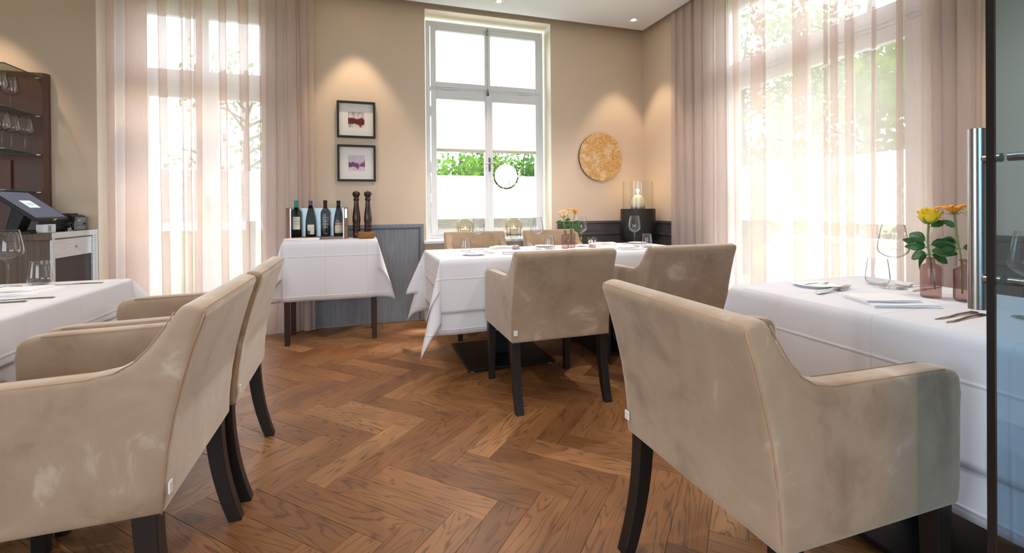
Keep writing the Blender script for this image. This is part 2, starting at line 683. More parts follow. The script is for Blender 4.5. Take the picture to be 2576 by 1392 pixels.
# floor: subfloor plus herringbone boards
m = MB()
m.box((LW-.2, FW-.2, -.12), (RT, T1, -.008))
floor = struct(m, 'floor', mat('subfloor_dark', (52, 34, 24), 0.9))
BWID, BLEN = 0.1146, 0.516
N_ = BLEN/BWID
O0 = Vector((0.337, 1.874))
E1 = Vector((cos(radians(-45)), sin(radians(-45))))
E2 = Vector((cos(radians(45)), sin(radians(45))))
def board_mesh(name):
    b = MB()
    L, W = BLEN/2-.0004, BWID/2-.0004
    c = 0.0009
    vs_ = []
    for z, i in ((-.008, 0), (-c, 0), (0, c)):
        vs_ += [(-L+i, -W+i, z), (L-i, -W+i, z), (L-i, W-i, z), (-L+i, W-i, z)]
    fs_ = [(8, 9, 10, 11)]
    for a in (0, 4):
        for k in range(4):
            k2 = (k+1) % 4
            fs_.append((a+k, a+k2, a+4+k2, a+4+k))
    return vs_, fs_
bv, bf = board_mesh('plank')
boards = []
for i in range(-45, 60):
    for j in range(-9, 10):
        for kind in (0, 1):
            base = O0+E1*(BWID*i)+E2*(BWID*i)+(E1-E2)*(BLEN*j)
            if kind == 0:
                c = base+E1*(BLEN/2)+E2*(BWID/2)
                ang = -45
            else:
                c = base+E1*(BLEN+BWID/2)+E2*(BWID-BLEN/2)
                ang = 45
            if LW+.2 < c.x < RW+.1 and FW+.3 < c.y < BW+.12:
                boards.append((c.x, c.y, ang))
def in_view(x, y):
    p = Vector((x, y, -CAM_H))
    z = p.dot(_f)
    if z < 0.3:
        return None
    u = 1288+1157.4*p.dot(CR)/z
    v = 525.4+1157.4*p.dot(CD)/z
    if -60 < u < 2560 and v < 1450:
        return z
    return None
seen, rest = [], []
for b in boards:
    z = in_view(b[0], b[1])
    # boards hidden under the left tables or behind the glass door do not show
    if z is None or (b[0] < -1.5 and b[1] < 2.6) or (b[0] > 1.9 and b[1] < 2.0):
        rest.append((99, b))
    else:
        seen.append((z, b))
seen.sort()
rest = [b for z, b in seen[296:]]+[b for z, b in rest]
seen = [b for z, b in seen[:296]]
pm = bpy.data.meshes.new('plank')
pm.from_pydata(bv, [], bf)
pm.materials.append(M_oak)
ul = pm.uv_layers.new(name='board')
for lp in pm.loops:
    co = pm.vertices[lp.vertex_index].co
    ul.data[lp.index].uv = (co.x, co.y)
at_ = pm.attributes.new('rnd', 'FLOAT', 'POINT')
at_.data.foreach_set('value', [0.0]*len(pm.vertices))
for x, y, a in seen:
    o = bpy.data.objects.new('plank', pm)
    link(o, floor)
    o.location = (x, y, random.uniform(-.0005, 0))
    o.rotation_euler = (0, 0, radians(a+(180 if random.random() < .5 else 0)))
sv, sf, suv, srn = [], [], [], []
for x, y, a in rest:
    o_ = len(sv)
    ca, sa = cos(radians(a)), sin(radians(a))
    rn = random.random()
    for p in bv:
        sv.append((x+ca*p[0]-sa*p[1], y+sa*p[0]+ca*p[1], p[2]))
        suv.append((p[0], p[1]))
        srn.append(rn)
    sf += [tuple(q+o_ for q in f) for f in bf]
pm2 = bpy.data.meshes.new('far_planks')
pm2.from_pydata(sv, [], sf)
pm2.materials.append(M_oak)
ul = pm2.uv_layers.new(name='board')
for lp in pm2.loops:
    ul.data[lp.index].uv = suv[lp.vertex_index]
at_ = pm2.attributes.new('rnd', 'FLOAT', 'POINT')
at_.data.foreach_set('value', srn)
o = bpy.data.objects.new('far_planks', pm2)
link(o, floor)
o['kind'] = 'stuff'

# ------------------------------------------------------------------ back window
FY0, FY1 = 4.525, 4.60
def frame_rect(m, x0, x1, z0, z1, wd, y0, y1):
    """picture-frame ring in the XZ plane"""
    m.box((x0, y0, z0), (x0+wd, y1, z1))
    m.box((x1-wd, y0, z0), (x1, y1, z1))
    m.box((x0+wd, y0, z0), (x1-wd, y1, z0+wd))
    m.box((x0+wd, y0, z1-wd), (x1-wd, y1, z1))
win = bpy.data.objects.new('window_1', None)
C.objects.link(win)
win['kind'] = 'structure'
m = MB()
frame_rect(m, 0.600, 1.832, 0.752, 2.895, 0.042, 4.54, 4.60)
m.box((0.64, 4.54, 2.215), (1.79, 4.60, 2.250))
m.build('window_frame', M_white, win, bevel=.004)
def sash(x0, x1, z0, z1, bl, br, bb, bt, y0=FY0, y1=4.575):
    m = MB()
    m.box((x0, y0, z0), (x0+bl, y1, z1))
    m.box((x1-br, y0, z0), (x1, y1, z1))
    m.box((x0+bl, y0, z0), (x1-br, y1, z0+bb))
    m.box((x0+bl, y0, z1-bt), (x1-br, y1, z1))
    s_ = m.build('window_sash', M_white, win, bevel=.005)
    g = MB()
    g.box((x0+bl, 4.548, z0+bb), (x1-br, 4.553, z1-bt))
    g.build('window_pane', M_pane, s_)
    return s_
sash(0.648, 1.220, 2.245, 2.850, .052, .030, .052, .050)
sash(1.222, 1.792, 2.245, 2.850, .030, .050, .052, .050)
sl = sash(0.650, 1.235, 0.790, 2.218, .052, .046, .055, .072)
sr = sash(1.237, 1.794, 0.790, 2.218, .036, .052, .055, .072)
# cover bead between the lower sashes
m = MB()
m.box((1.214, 4.510, 0.80), (1.244, 4.526, 2.21))
m.build('cover_bead', M_white, win, bevel=.004)
# hinges
for hx in (0.645, 1.797):
    for hz in (0.99, 1.45, 2.0):
        MB().lathe([(0, -.05), (.008, -.05), (.008, .05), (0, .05)], 10, (hx, 4.520, hz)).build('hinge', M_white, win, smooth=True)
for hx in (0.82, 1.62):
    MB().tube([(hx-.07, 4.522, 2.232), (hx+.07, 4.522, 2.232)], .007, 8).build('hinge', M_white, win, smooth=True)
# espagnolette handle and the little catches
m = MB()
m.box((1.214, 4.502, 1.42), (1.244, 4.511, 1.56))
hd = m.build('handle_plate', M_steel, win, bevel=.006)
MB().tube([(1.229, 4.503, 1.497), (1.229, 4.470, 1.497), (1.30, 4.466, 1.499)], .008, 10).build('lever', M_steel, hd, smooth=True)
MB().tube([(1.16, 4.487, 1.494), (1.229, 4.475, 1.497)], .006, 10).build('lever_tail', M_steel, hd, smooth=True)
for cz in (2.83, 2.215):
    m = MB()
    m.box((1.209, 4.510, cz-.03), (1.231, 4.526, cz+.012))
    m.lathe([(0, -.012), (.010, -.012), (.010, .012), (0, .012)], 10, (1.220, 4.510, cz+.02))
    m.build('catch', M_steel, win)
# pleated blinds in the lower sashes
def blind(x0, x1, z0, z1, name, mm, pitch=.020, amp=.007, y=4.532):
    n = max(2, int(round((z1-z0)/pitch))*2)
    rows = [[(x0, y+(amp if i % 2 else -amp), z0+(z1-z0)*i/n), (x1, y+(amp if i % 2 else -amp), z0+(z1-z0)*i/n)] for i in range(n+1)]
    return MB().grid(rows).build(name, mm, win)
M_beige_rail = mat('blind_rail_beige', (226, 214, 188), 0.5)
M_lowblind = sheer('lower_blind_cloth', (206, 200, 190), 0.97, 0.35)
for x0, x1, dz in ((0.704, 1.187, 0), (1.275, 1.740, 0)):
    b = blind(x0, x1, 1.640, 2.128, 'pleated_blind', M_blind)
    m = MB()
    m.box((x0, 4.522, 2.128), (x1, 4.545, 2.146))
    m.build('blind_rail', M_white, b, bevel=.002)
    m = MB()
    m.box((x0, 4.520, 1.625), (x1, 4.545, 1.641))
    m.build('blind_bottom_bar', M_beige_rail, b, bevel=.002)
    m = MB()
    m.box((x0, 4.520, 1.610), (x1, 4.545, 1.625))
    m.box(((x0+x1)/2-.025, 4.512, 1.607), ((x0+x1)/2+.025, 4.522, 1.615))
    m.build('blind_grip', mat('blind_grip_grey', (196, 200, 206), 0.4), b, bevel=.002)
    b2 = blind(x0, x1, 0.846, 0.945, 'lower_blind', M_lowblind, .009, .010)
    m = MB()
    m.box((x0, 4.515, 0.842), (x0+.03, 4.53, 0.850))
    m.build('blind_foot', M_white, b2)
# frosted film with the cut-out emblem and the lettering (read from outside, so mirrored here)
def ring_poly(cx, cz, r, a0, a1, n):
    return [(cx+r*cos(a0+(a1-a0)*i/n), cz+r*sin(a0+(a1-a0)*i/n)) for i in range(n+1)]
FT = 1.376
fy = 4.5465
m = MB()
m.add([(0.702, fy, 0.845), (1.189, fy, 0.845), (1.189, fy, FT), (0.702, fy, FT)], [(0, 1, 2, 3)])
fl = m.build('frosted_film', M_frost, sl)
LCX, LCZ, LR = 1.418, 1.378, 0.138
cxh = sqrt(LR*LR-(FT-LCZ)**2)
pl = [(1.273, FT), (1.273, 0.845), (1.742, 0.845), (1.742, FT), (LCX+cxh, FT)]
pl += ring_poly(LCX, LCZ, LR, -0.02, -pi+0.02, 28)
bmx = bmesh.new()
bmx.faces.new([bmx.verts.new((p[0], fy, p[1])) for p in pl])
bmesh.ops.triangulate(bmx, faces=bmx.faces[:])
me = bpy.data.meshes.new('frosted_film')
bmx.to_mesh(me)
bmx.free()
me.materials.append(M_frost)
fr_ = bpy.data.objects.new('frosted_film', me)
link(fr_, sr)
m = MB()
m.add([(p[0], fy, p[1]) for p in ring_poly(LCX, LCZ, .121, 0, 2*pi*39/40, 39)], [tuple(range(40))])
em = m.build('emblem_disc', M_frost, sr)
M_line = mat('emblem_line_green', (104, 122, 112), 0.8)
def stroke(pts, wd, name, parent):
    rows = []
    for i, p in enumerate(pts):
        a = Vector(pts[min(i+1, len(pts)-1)])-Vector(pts[max(i-1, 0)])
        a.normalize()
        nrm = Vector((-a.y, a.x))*wd/2
        rows.append([(p[0]+nrm.x, fy-.0012, p[1]+nrm.y), (p[0]-nrm.x, fy-.0012, p[1]-nrm.y)])
    return MB().grid(rows).build(name, M_line, parent)
def E_(u, v):   # emblem coordinates read off the disc, centre (755,660) radius 430
    return (LCX+(u-755)/430*.121, LCZ-(v-660)/430*.121)
stroke([E_(860, 530), E_(858, 800), E_(866, 1080)], .005, 'emblem_stroke', em)
stroke([E_(1060, 600), E_(980, 500), E_(870, 440), E_(770, 418), E_(690, 435), E_(675, 480), E_(740, 560), E_(778, 610), E_(740, 628), E_(560, 625), E_(450, 650), E_(395, 710)], .0035, 'emblem_stroke', em)
stroke([E_(470, 750), E_(640, 790), E_(850, 850), E_(1045, 935)], .0035, 'emblem_stroke', em)
M_letter = mat('film_letter_grey', (178, 186, 186), 0.8)
for txt, size, zc, sp in (('RESTAURANT', .016, 1.346, .040), ('BRUNNAUER', .034, 1.302, .045)):
    mm = MB()
    n = len(txt)
    for i, ch in enumerate(txt):
        v, f = text_mesh(ch, size)
        xc = 0.935-(i-(n-1)/2)*sp
        mm.add([(xc-p[0], fy-.0012, zc+p[1]) for p in v], f)
    mm.build('lettering', M_letter, fl)
# sill board
m = MB()
m.box((0.545, 4.335, 0.715), (1.885, 4.54, 0.745))
struct(m, 'trim_4', M_white, bevel=.006)

# ------------------------------------------------------------------ left French window (behind the sheer curtain)
win = bpy.data.objects.new('window_2', None)
C.objects.link(win)
win['kind'] = 'structure'
m = MB()
m.box((-1.944, 4.54, 0), (-1.83, 4.60, 2.855))
m.box((-0.67, 4.54, 0), (-0.554, 4.60, 2.855))
m.box((-1.83, 4.54, 2.76), (-0.67, 4.60, 2.855))
m.box((-1.83, 4.54, 2.07), (-0.67, 4.60, 2.16))
m.build('window_frame', M_white, win, bevel=.004)
def leaf(win, x0, x1, z0, z1, bl, br, bb, bt, nm='window_sash'):
    m = MB()
    y0, y1 = 4.525, 4.58
    m.box((x0, y0, z0), (x0+bl, y1, z1))
    m.box((x1-br, y0, z0), (x1, y1, z1))
    m.box((x0+bl, y0, z0), (x1-br, y1, z0+bb))
    m.box((x0+bl, y0, z1-bt), (x1-br, y1, z1))
    s_ = m.build(nm, M_white, win, bevel=.005)
    MB().box((x0+bl, 4.55, z0+bb), (x1-br, 4.555, z1-bt)).build('window_pane', M_pane, s_)
    return s_
leaf(win, -1.83, -1.25, 2.14, 2.78, .16, .075, .09, .10)
leaf(win, -1.248, -0.67, 2.14, 2.78, .02, .165, .09, .10)
for x0, x1, bl, br in ((-1.83, -1.25, .17, .08), (-1.248, -0.67, .085, .165)):
    s_ = leaf(win, x0, x1, 0.01, 2.09, bl, br, .22, .09, 'door_leaf')
    MB().add([(x0+bl, 4.5475, .95), (x1-br, 4.5475, .95), (x1-br, 4.5475, 1.39), (x0+bl, 4.5475, 1.39)], [(0, 1, 2, 3)]).build('frosted_film', M_frost, s_)
m = MB()
m.box((-1.262, 4.508, 1.0), (-1.236, 4.516, 1.16))
hd = m.build('handle_plate', M_steel, win, bevel=.004)
MB().tube([(-1.249, 4.51, 1.08), (-1.249, 4.47, 1.08), (-1.16, 4.468, 1.08)], .008, 8).build('lever', M_steel, hd, smooth=True)

# ------------------------------------------------------------------ right French window
win = bpy.data.objects.new('window_3', None)
C.objects.link(win)
win['kind'] = 'structure'
WXR = 3.10
def yb(m, y0, y1, z0, z1, x0=WXR-.02, x1=WXR+.05):
    m.box((x0, y0, z0), (x1, y1, z1))
m = MB()
yb(m, RY0+.006, 1.79, 0, 2.855)
yb(m, 3.29, RY1-.006, 0, 2.855)
yb(m, 1.79, 3.29, 2.79, 2.855)
yb(m, 1.79, 3.29, 2.13, 2.22)
m.build('window_frame', M_white, win, bevel=.004)
m = MB()
yb(m, 1.79, 3.29, 2.150, 2.163, WXR-.038, WXR-.02)
yb(m, 1.79, 3.29, 2.180, 2.195, WXR-.045, WXR-.02)
m.build('drip_moulding', M_white, win, bevel=.003)
def leaf_r(y0, y1, z0, z1, b0, b1, bb, bt, nm):
    m = MB()
    x0, x1 = WXR-.035, WXR+.02
    m.box((x0, y0, z0), (x1, y0+b0, z1))
    m.box((x0, y1-b1, z0), (x1, y1, z1))
    m.box((x0, y0+b0, z0), (x1, y1-b1, z0+bb))
    m.box((x0, y0+b0, z1-bt), (x1, y1-b1, z1))
    s_ = m.build(nm, M_white, win, bevel=.005)
    MB().box((WXR-.006, y0+b0, z0+bb), (WXR-.001, y1-b1, z1-bt)).build('window_pane', M_pane, s_)
    return s_
leaf_r(1.79, 3.29, 2.20, 2.80, .09, .05, .082, .06, 'window_sash')
s_ = leaf_r(1.79, 3.29, 0.01, 2.14, .085, .085, .26, .088, 'door_leaf')
MB().add([(WXR-.0085, 1.875, .93), (WXR-.0085, 3.205, .93), (WXR-.0085, 3.205, 1.385), (WXR-.0085, 1.875, 1.385)], [(0, 1, 2, 3)]).build('frosted_film', M_frost, s_)

# unseen windows added in the walls behind the viewer, for fill daylight
win = bpy.data.objects.new('window_fill_rear', None)
C.objects.link(win)
win['kind'] = 'structure'
m = MB()
frame_rect(m, -2.4, 0.6, 0.45, 2.45, .06, FW-.12, FW-.06)
for x in (-1.4, -0.4):
    m.box((x-.03, FW-.12, .51), (x+.03, FW-.06, 2.39))
m.build('window_frame', M_white, win, bevel=.004)
for x0, x1 in ((-2.34, -1.43), (-1.37, -.43), (-.37, .54)):
    MB().add([(x0, FW-.09, .51), (x1, FW-.09, .51), (x1, FW-.09, 2.39), (x0, FW-.09, 2.39)], [(0, 1, 2, 3)]).build('window_pane', M_pane, win)
win = bpy.data.objects.new('window_fill_side', None)
C.objects.link(win)
win['kind'] = 'structure'
m = MB()
for y0, y1, z0, z1 in ((-1.4, -1.34, .45, 2.45), (.94, 1.0, .45, 2.45), (-1.34, .94, .45, .51), (-1.34, .94, 2.39, 2.45), (-.23, -.17, .51, 2.39)):
    m.box((LW-.12, y0, z0), (LW-.06, y1, z1))
m.build('window_frame', M_white, win, bevel=.004)
for y0, y1 in ((-1.34, -.23), (-.17, .94)):
    MB().add([(LW-.09, y0, .51), (LW-.09, y1, .51), (LW-.09, y1, 2.39), (LW-.09, y0, 2.39)], [(0, 1, 2, 3)]).build('window_pane', M_pane, win)

# ------------------------------------------------------------------ wall panelling
def trim_empty(name):
    o = bpy.data.objects.new(name, None)
    C.objects.link(o)
    o['kind'] = 'structure'
    return o
# blue-grey panel between the left curtain and the back window
t = trim_empty('trim_5')
m = MB()
m.box((-.548, 4.358, .012), (.512, 4.379, .872))
m.build('panel', M_bluegrey, t)
m = MB()
m.box((-.548, 4.350, .872), (.545, 4.379, .906))
m.box((.512, 4.350, .004), (.545, 4.379, .872))
m.build('panel_frame', M_bluegrey, t, bevel=.003)
m = MB()
m.box((-.548, 4.354, .858), (.500, 4.360, .872))
m.box((.498, 4.354, .012), (.512, 4.360, .872))
m.build('moulding', mat('blue_grey_moulding', (92, 98, 108), 0.5), t, bevel=.002)
# grey stained panelling right of the back window
t = trim_empty('trim_6')
def wains(t, ax, a, b):
    def bx(nm, d0, d1, z0, z1, mm, s0, s1, bev=.002):
        m = MB()
        if ax == 'x':
            m.box((s0, BW-d1, z0), (s1, BW-d0, z1))
        else:
            m.box((RW-d1, s0, z0), (RW-d0, s1, z1))
        return m.build(nm, mm, t, bevel=bev)
    bx('cap_rail', .001, .030, .876, .902, M_greywood_h, a, b)
    bx('frieze_board', .001, .022, .792, .874, M_greywood_h, a, b)
    bx('lower_rail', .001, .028, .756, .789, M_greywood_h, a, b)
    n = max(1, int(round((b-a)/.35)))
    for i in range(n):
        s0 = a+(b-a)*i/n
        bx('panel', .001, .018, .01, .754, M_greywood, s0+.001, a+(b-a)*(i+1)/n-.001)
wains(t, 'x', 1.915, RW-.032)
t = trim_empty('trim_7')
wains(t, 'y', 3.38, BW-.032)
t = trim_empty('trim_8')
wains(t, 'y', 0.55, 1.685)

# ------------------------------------------------------------------ curtains
def curtain(name, label, axis, a, b, off, sgn, strips, mm, z0, z1, amp=.018, group=None):
    """hangs along x (axis='x', plane y=off) or y; sgn is the direction towards the room; strips are triple-layer pleats"""
    path = []
    s = a
    def base(s0, s1):
        n = max(2, int((s1-s0)/.012))
        for i in range(n+1):
            q = s0+(s1-s0)*i/n
            path.append((q, .010*sin(q*19+1.3)+.006*sin(q*41)))
    for p, q in strips:
        if p > s+.002:
            base(s, p)
        wd = q-p
        r = min(.006, wd*.25)
        n = max(3, int(wd/.010))
        for i in range(n+1):
            path.append((p+wd*i/n, amp*(.6+.4*sin(pi*i/n))))
        path.append((q+r*.8, amp*.45))
        for i in range(n+1):
            path.append((q-wd*i/n, .001*sin(5*i)))
        path.append((p-r*.8, -amp*.45))
        for i in range(n+1):
            path.append((p+wd*i/n, -amp*(.6+.3*sin(pi*i/n))))
        s = q
    if s < b-.002:
        base(s, b)
    rows = []
    NZ = 14
    for k in range(NZ+1):
        z = z0+(z1-z0)*k/NZ
        h = 1-(z-z0)/(z1-z0)
        row = []
        for q, d in path:
            q2 = q+(.016*sin(q*13+2)+.008*sin(q*37))*h
            d2 = d*(.8+.35*h)
            if axis == 'x':
                row.append((q2, off+sgn*d2, z))
            else:
                row.append((off+sgn*d2, q2, z))
        rows.append(row)
    o = MB().grid(rows).build(name, mm, None, smooth=True, ang=180)
    return tag(o, label, 'curtain', group)
curtain('sheer_curtain', 'pale pink sheer curtain across the left French window, from ceiling to floor', 'x', -1.858, -0.75, 4.305, -1,
        [(-1.85, -1.80), (-1.722, -1.591), (-1.517, -1.467), (-1.365, -1.352), (-1.33, -1.294), (-1.267, -1.217), (-1.097, -1.051), (-.956, -.889), (-.80, -.752)],
        M_sheer, .012, 3.05, group='sheer window curtains')
curtain('gathered_curtain', 'gathered dusty pink curtain beside the framed pictures, overlapping the blue-grey panel', 'x', -0.747, -0.385, 4.300, -1,
        [(-.745, -.68), (-.678, -.625), (-.60, -.53), (-.50, -.445)], M_drape, .012, 3.05, amp=.024, group='gathered curtain ends')
curtain('gathered_curtain', 'gathered taupe curtain in the corner beside the black candle drum', 'y', 3.10, 3.83, 2.912, -1,
        [(3.12, 3.22), (3.25, 3.36), (3.39, 3.49), (3.53, 3.60), (3.64, 3.71), (3.75, 3.82)], M_drape, .012, 3.05, amp=.022, group='gathered curtain ends')
curtain('sheer_curtain', 'pale sheer curtain across the wide right garden window, behind the rose vases', 'y', 1.66, 3.10, 2.915, -1,
        [(1.799, 1.818), (1.935, 1.948), (2.067, 2.117), (2.181, 2.21), (2.24, 2.253), (2.359, 2.484), (2.731, 2.85), (2.966, 3.037)],
        M_sheer, .012, 3.05, group='sheer window curtains')
curtain('gathered_curtain', 'gathered pinkish curtain next to the glass door, right of the garden window', 'y', 1.44, 1.665, 2.912, -1,
        [(1.47, 1.53), (1.55, 1.60), (1.61, 1.655)], M_drape, .012, 3.05, amp=.024, group='gathered curtain ends')

# ------------------------------------------------------------------ recessed ceiling spots
def spot(x, y, label, power=32, cone=62, tone=(1.0, 0.74, 0.50)):
    t = thing('ceiling_spot', label, 'ceiling light', (x, y, CE), 0, 'recessed ceiling spots')
    m = MB()
    o_, i_ = .046, .036
    for a, b, c, d in ((-o_, -o_, o_, -i_), (-o_, i_, o_, o_), (-o_, -i_, -i_, i_), (i_, -i_, o_, i_)):
        m.box((a, b, -.004), (c, d, -.0005))
    m.build('trim_ring', M_white, t, bevel=.001)
    MB().lathe([(.036, -.0006), (.030, -.0025), (.026, -.003)], 20).build('reflector', M_steel, t, smooth=True)
    MB().lathe([(.026, -.003), (.018, -.0075), (.009, -.0095), (0, -.010)], 20).build('lens', M_bulb, t, smooth=True)
    l = add_light('spot_beam', 'SPOT', (x, y, CE-.02), (0, 0, 0), power, tone, spot_size=radians(cone), spot_blend=.45, shadow_soft_size=.02)
    return t
spot(1.200, 4.02, 'recessed square ceiling spot directly above the back window')
spot(2.612, 4.025, 'recessed square ceiling spot in the corner above the gold disc')
spot(-0.04, 4.10, 'recessed square ceiling spot above the two framed pictures')
spot(-2.55, 4.05, 'recessed square ceiling spot above the glass bar shelves')
for x, y, wh in ((-1.42, 2.1, 'far half of the left table'), (0.93, 3.0, 'left half of the middle table'), (1.87, 3.0, 'right half of the middle table'), (1.78, 1.0, 'right table by the glass door'),
                 (-1.42, 0.9, 'near half of the left table'), (0.2, 1.6, 'open floor between the tables'), (0.2, -0.6, 'doorway behind the viewer')):
    spot(x, y, 'added unseen ceiling spot for fill light over the '+wh, 34, 110, (1.0, 0.91, 0.83))  # unseen spots added as warm fill from above

# ------------------------------------------------------------------ glass door leaf at the right
t = thing('glass_door', 'tinted frameless glass door leaf with a steel bar handle', 'glass door', (1.031, .5, 0))
m = MB()
m.box((.0055, -.005, .012), (1.0, .005, 2.92))
m.build('glass_pane', M_tint, t)
m = MB()
m.box((0, -.0055, .012), (.0055, .0055, 2.92))
m.build('edge_strip', mat('door_edge_black', (28, 28, 30), 0.25), t)
def bar(px, py, z0, z1, nm):
    b = MB().lathe([(0, z0), (.0125, z0), (.0125, z1), (0, z1)], 28, (px, py, 0)).build(nm, M_steel, t, smooth=True)
    return b
HX = .043
for sy in (1, -1):
    hb = bar(HX, sy*.040, .865, 1.196, 'bar_handle')
    for z in (.922, 1.140):
        MB().tube([(HX, sy*.005, z), (HX, sy*.040, z)], .0078, 14).build('standoff', M_steel, hb, smooth=True)

# ------------------------------------------------------------------ tables and cloths
def cloth_mat(name, period, off):
    t = NT(name)
    t.b.inputs['Base Color'].default_value = (*lin((228, 227, 235)), 1)
    t.set(Roughness=0.8, Sheen_Weight=0.1)
    tc = t.n('ShaderNodeTexCoord')
    sp = t.n('ShaderNodeSeparateXYZ')
    t.l(tc.outputs['Object'], sp.inputs[0])
    acc = None
    for k in range(3):
        a = t.n('ShaderNodeMath', operation='MULTIPLY_ADD')
        a.inputs[1].default_value = 1/period
        a.inputs[2].default_value = off+(.13*k)
        t.l(sp.outputs[k], a.inputs[0])
        b = t.n('ShaderNodeMath', operation='PINGPONG')
        b.inputs[1].default_value = .5
        t.l(a.outputs[0], b.inputs[0])
        c = t.n('ShaderNodeMapRange')
        c.interpolation_type = 'SMOOTHSTEP'
        c.inputs[1].default_value = 0
        c.inputs[2].default_value = .025
        c.inputs[3].default_value = 1
        c.inputs[4].default_value = 0
        t.l(b.outputs[0], c.inputs[0])
        if acc is None:
            acc = c.outputs[0]
        else:
            d = t.n('ShaderNodeMath', operation='ADD')
            t.l(acc, d.inputs[0])
            t.l(c.outputs[0], d.inputs[1])
            acc = d.outputs[0]
    no = t.n('ShaderNodeTexNoise')
    no.inputs['Scale'].default_value = 5
    t.l(tc.outputs['Object'], no.inputs['Vector'])
    d = t.n('ShaderNodeMath', operation='ADD')
    t.l(acc, d.inputs[0])
    t.l(no.outputs['Fac'], d.inputs[1])
    bp = t.n('ShaderNodeBump')
    bp.inputs['Strength'].default_value = .5
    bp.inputs['Distance'].default_value = .004
    t.l(d.outputs[0], bp.inputs['Height'])
    t.l(bp.outputs[0], t.b.inputs['Normal'])
    return t.m
M_cloth1 = cloth_mat('pressed_table_linen', .31, .12)

def cloth(name, label, x0, x1, y0, y1, z, drop, tilt, seed=0, wave=.008, rho=.010, group=None):
    cx, cy_ = (x0+x1)/2, (y0+y1)/2
    hx, hy = (x1-x0)/2-rho, (y1-y0)/2-rho
    rnd = random.Random(seed)
    # flare of the corners: front right, back right, back left, front left
    tilts = list(tilt) if isinstance(tilt, (list, tuple)) else [tilt]*4
    ph = [rnd.uniform(0, 6) for _ in range(8)]
    corners = [(-hx, -hy), (hx, -hy), (hx, hy), (-hx, hy)]
    norms = [(0, -1), (1, 0), (0, 1), (-1, 0)]
    cols = []          # (kind, base, n1, n2, phi, s)
    stot = 0
    for i in range(4):
        A, B = corners[i], corners[(i+1) % 4]
        n1, n2 = norms[i], norms[(i+1) % 4]
        L = abs(B[0]-A[0])+abs(B[1]-A[1])
        n = max(4, int(L/.03))
        for k in range(n+1):
            f = k/n
            cols.append((0, (A[0]+(B[0]-A[0])*f, A[1]+(B[1]-A[1])*f), n1, n2, 0, stot+L*f, min(f, 1-f)*L, i))
        stot += L
        for k in range(1, 28):
            cols.append((1, B, n1, n2, (pi/2)*k/28, stot, 0, i))
    K = 16
    drops = list(drop) if isinstance(drop, (list, tuple)) else [drop]*4      # front, right, back, left
    rows = []
    for k in range(K+1):
        row = []
        for kind, p, n1, n2, phi, s, ed, ci in cols:
            if kind == 0:
                full = drops[ci]
            else:
                full = min(drops[ci]/max(cos(phi), 1e-6), drops[(ci+1) % 4]/max(sin(phi), 1e-6))
            r = full*k/K
            if r < rho*pi/2:
                a = r/rho
                out, dn = rho*sin(a), rho*(1-cos(a))
            else:
                out, dn = rho, rho+(r-rho*pi/2)
            g = (r/.4)**1.4
            if kind == 0:
                wv = wave*g*(sin(s*9+ph[0])+.6*sin(s*17+ph[1]))+wave*g
                wv *= min(1, ed/.08)*.8+.2
                q = (p[0]+n1[0]*(out+wv), p[1]+n1[1]*(out+wv), -dn)
            else:
                tl = tilts[ci]*sin(2*phi)**.8
                u = phi/(pi/2)
                # azimuth swings from side-1 direction to side-2 direction
                az = (n2[0]*(1-u)+n1[0]*u, n2[1]*(1-u)+n1[1]*u)
                nn = sqrt(az[0]**2+az[1]**2)
                az = (az[0]/nn, az[1]/nn)
                ln = dn
                hz = ln*sin(tl)
                ow = (n1[0]*cos(phi)+n2[0]*sin(phi), n1[1]*cos(phi)+n2[1]*sin(phi))
                kick = wave*g*1.2*sin(phi*6+ph[2])
                q = (p[0]+ow[0]*out+az[0]*hz+ow[0]*kick, p[1]+ow[1]*out+az[1]*hz+ow[1]*kick, -ln*cos(tl))
            row.append(q)
        rows.append(row)
    m = MB()
    m.grid(rows, wrap=True)
    # top sheet
    idx, last = [], None
    for i, c in enumerate(cols):
        if c[0] == 0 and (last is None or (abs(c[1][0]-last[0])+abs(c[1][1]-last[1])) > 1e-6):
            idx.append(i)
            last = c[1]
    m.f.append(tuple(idx))
    o = m.build(name, M_cloth1, None, smooth=True, ang=60, loc=(cx, cy_, z), solid=.0016)
    bmc = bmesh.new()
    bmc.from_mesh(o.data)
    bmesh.ops.remove_doubles(bmc, verts=bmc.verts[:], dist=1e-5)
    bmesh.ops.recalc_face_normals(bmc, faces=bmc.faces[:])
    bmc.to_mesh(o.data)
    bmc.free()
    return tag(o, label, 'tablecloth', group)

def ped_table(label, x0, x1, y0, y1, z, bases):
    cx, cy_ = (x0+x1)/2, (y0+y1)/2
    t = thing('pedestal_table', label, 'table', (cx, cy_, 0), 0, 'dining tables under white cloths')
    m = MB()
    m.box((x0+.012-cx, y0+.012-cy_, z-.034), (x1-.012-cx, y1-.012-cy_, z-.006))
    m.build('table_top', M_wenge, t, bevel=.004)
    for bx, by in bases:
        a, b = bx-cx, by-cy_
        m = MB()
        m.box((a-.298, b-.302, .010), (a+.298, b+.302, .026))
        bp = m.build('base_plate', M_blackmetal, t, bevel=.004)
        for sx in (-1, 1):
            for sy in (-1, 1):
                MB().lathe([(0, 0), (.014, 0), (.014, .010), (0, .010)], 12, (a+sx*.27, b+sy*.27, 0)).build('levelling_foot', mat('foot_grey', (170, 170, 168), .5), bp, smooth=True)
        m = MB()
        m.box((a-.045, b-.045, .026), (a+.045, b+.045, z-.06))
        m.build('column', M_blackmetal, t, bevel=.004)
        m = MB()
        m.box((a-.2, b-.03, z-.06), (a+.2, b+.03, z-.034))
        m.build('top_bracket', M_blackmetal, t)
    return t
TZ = .735
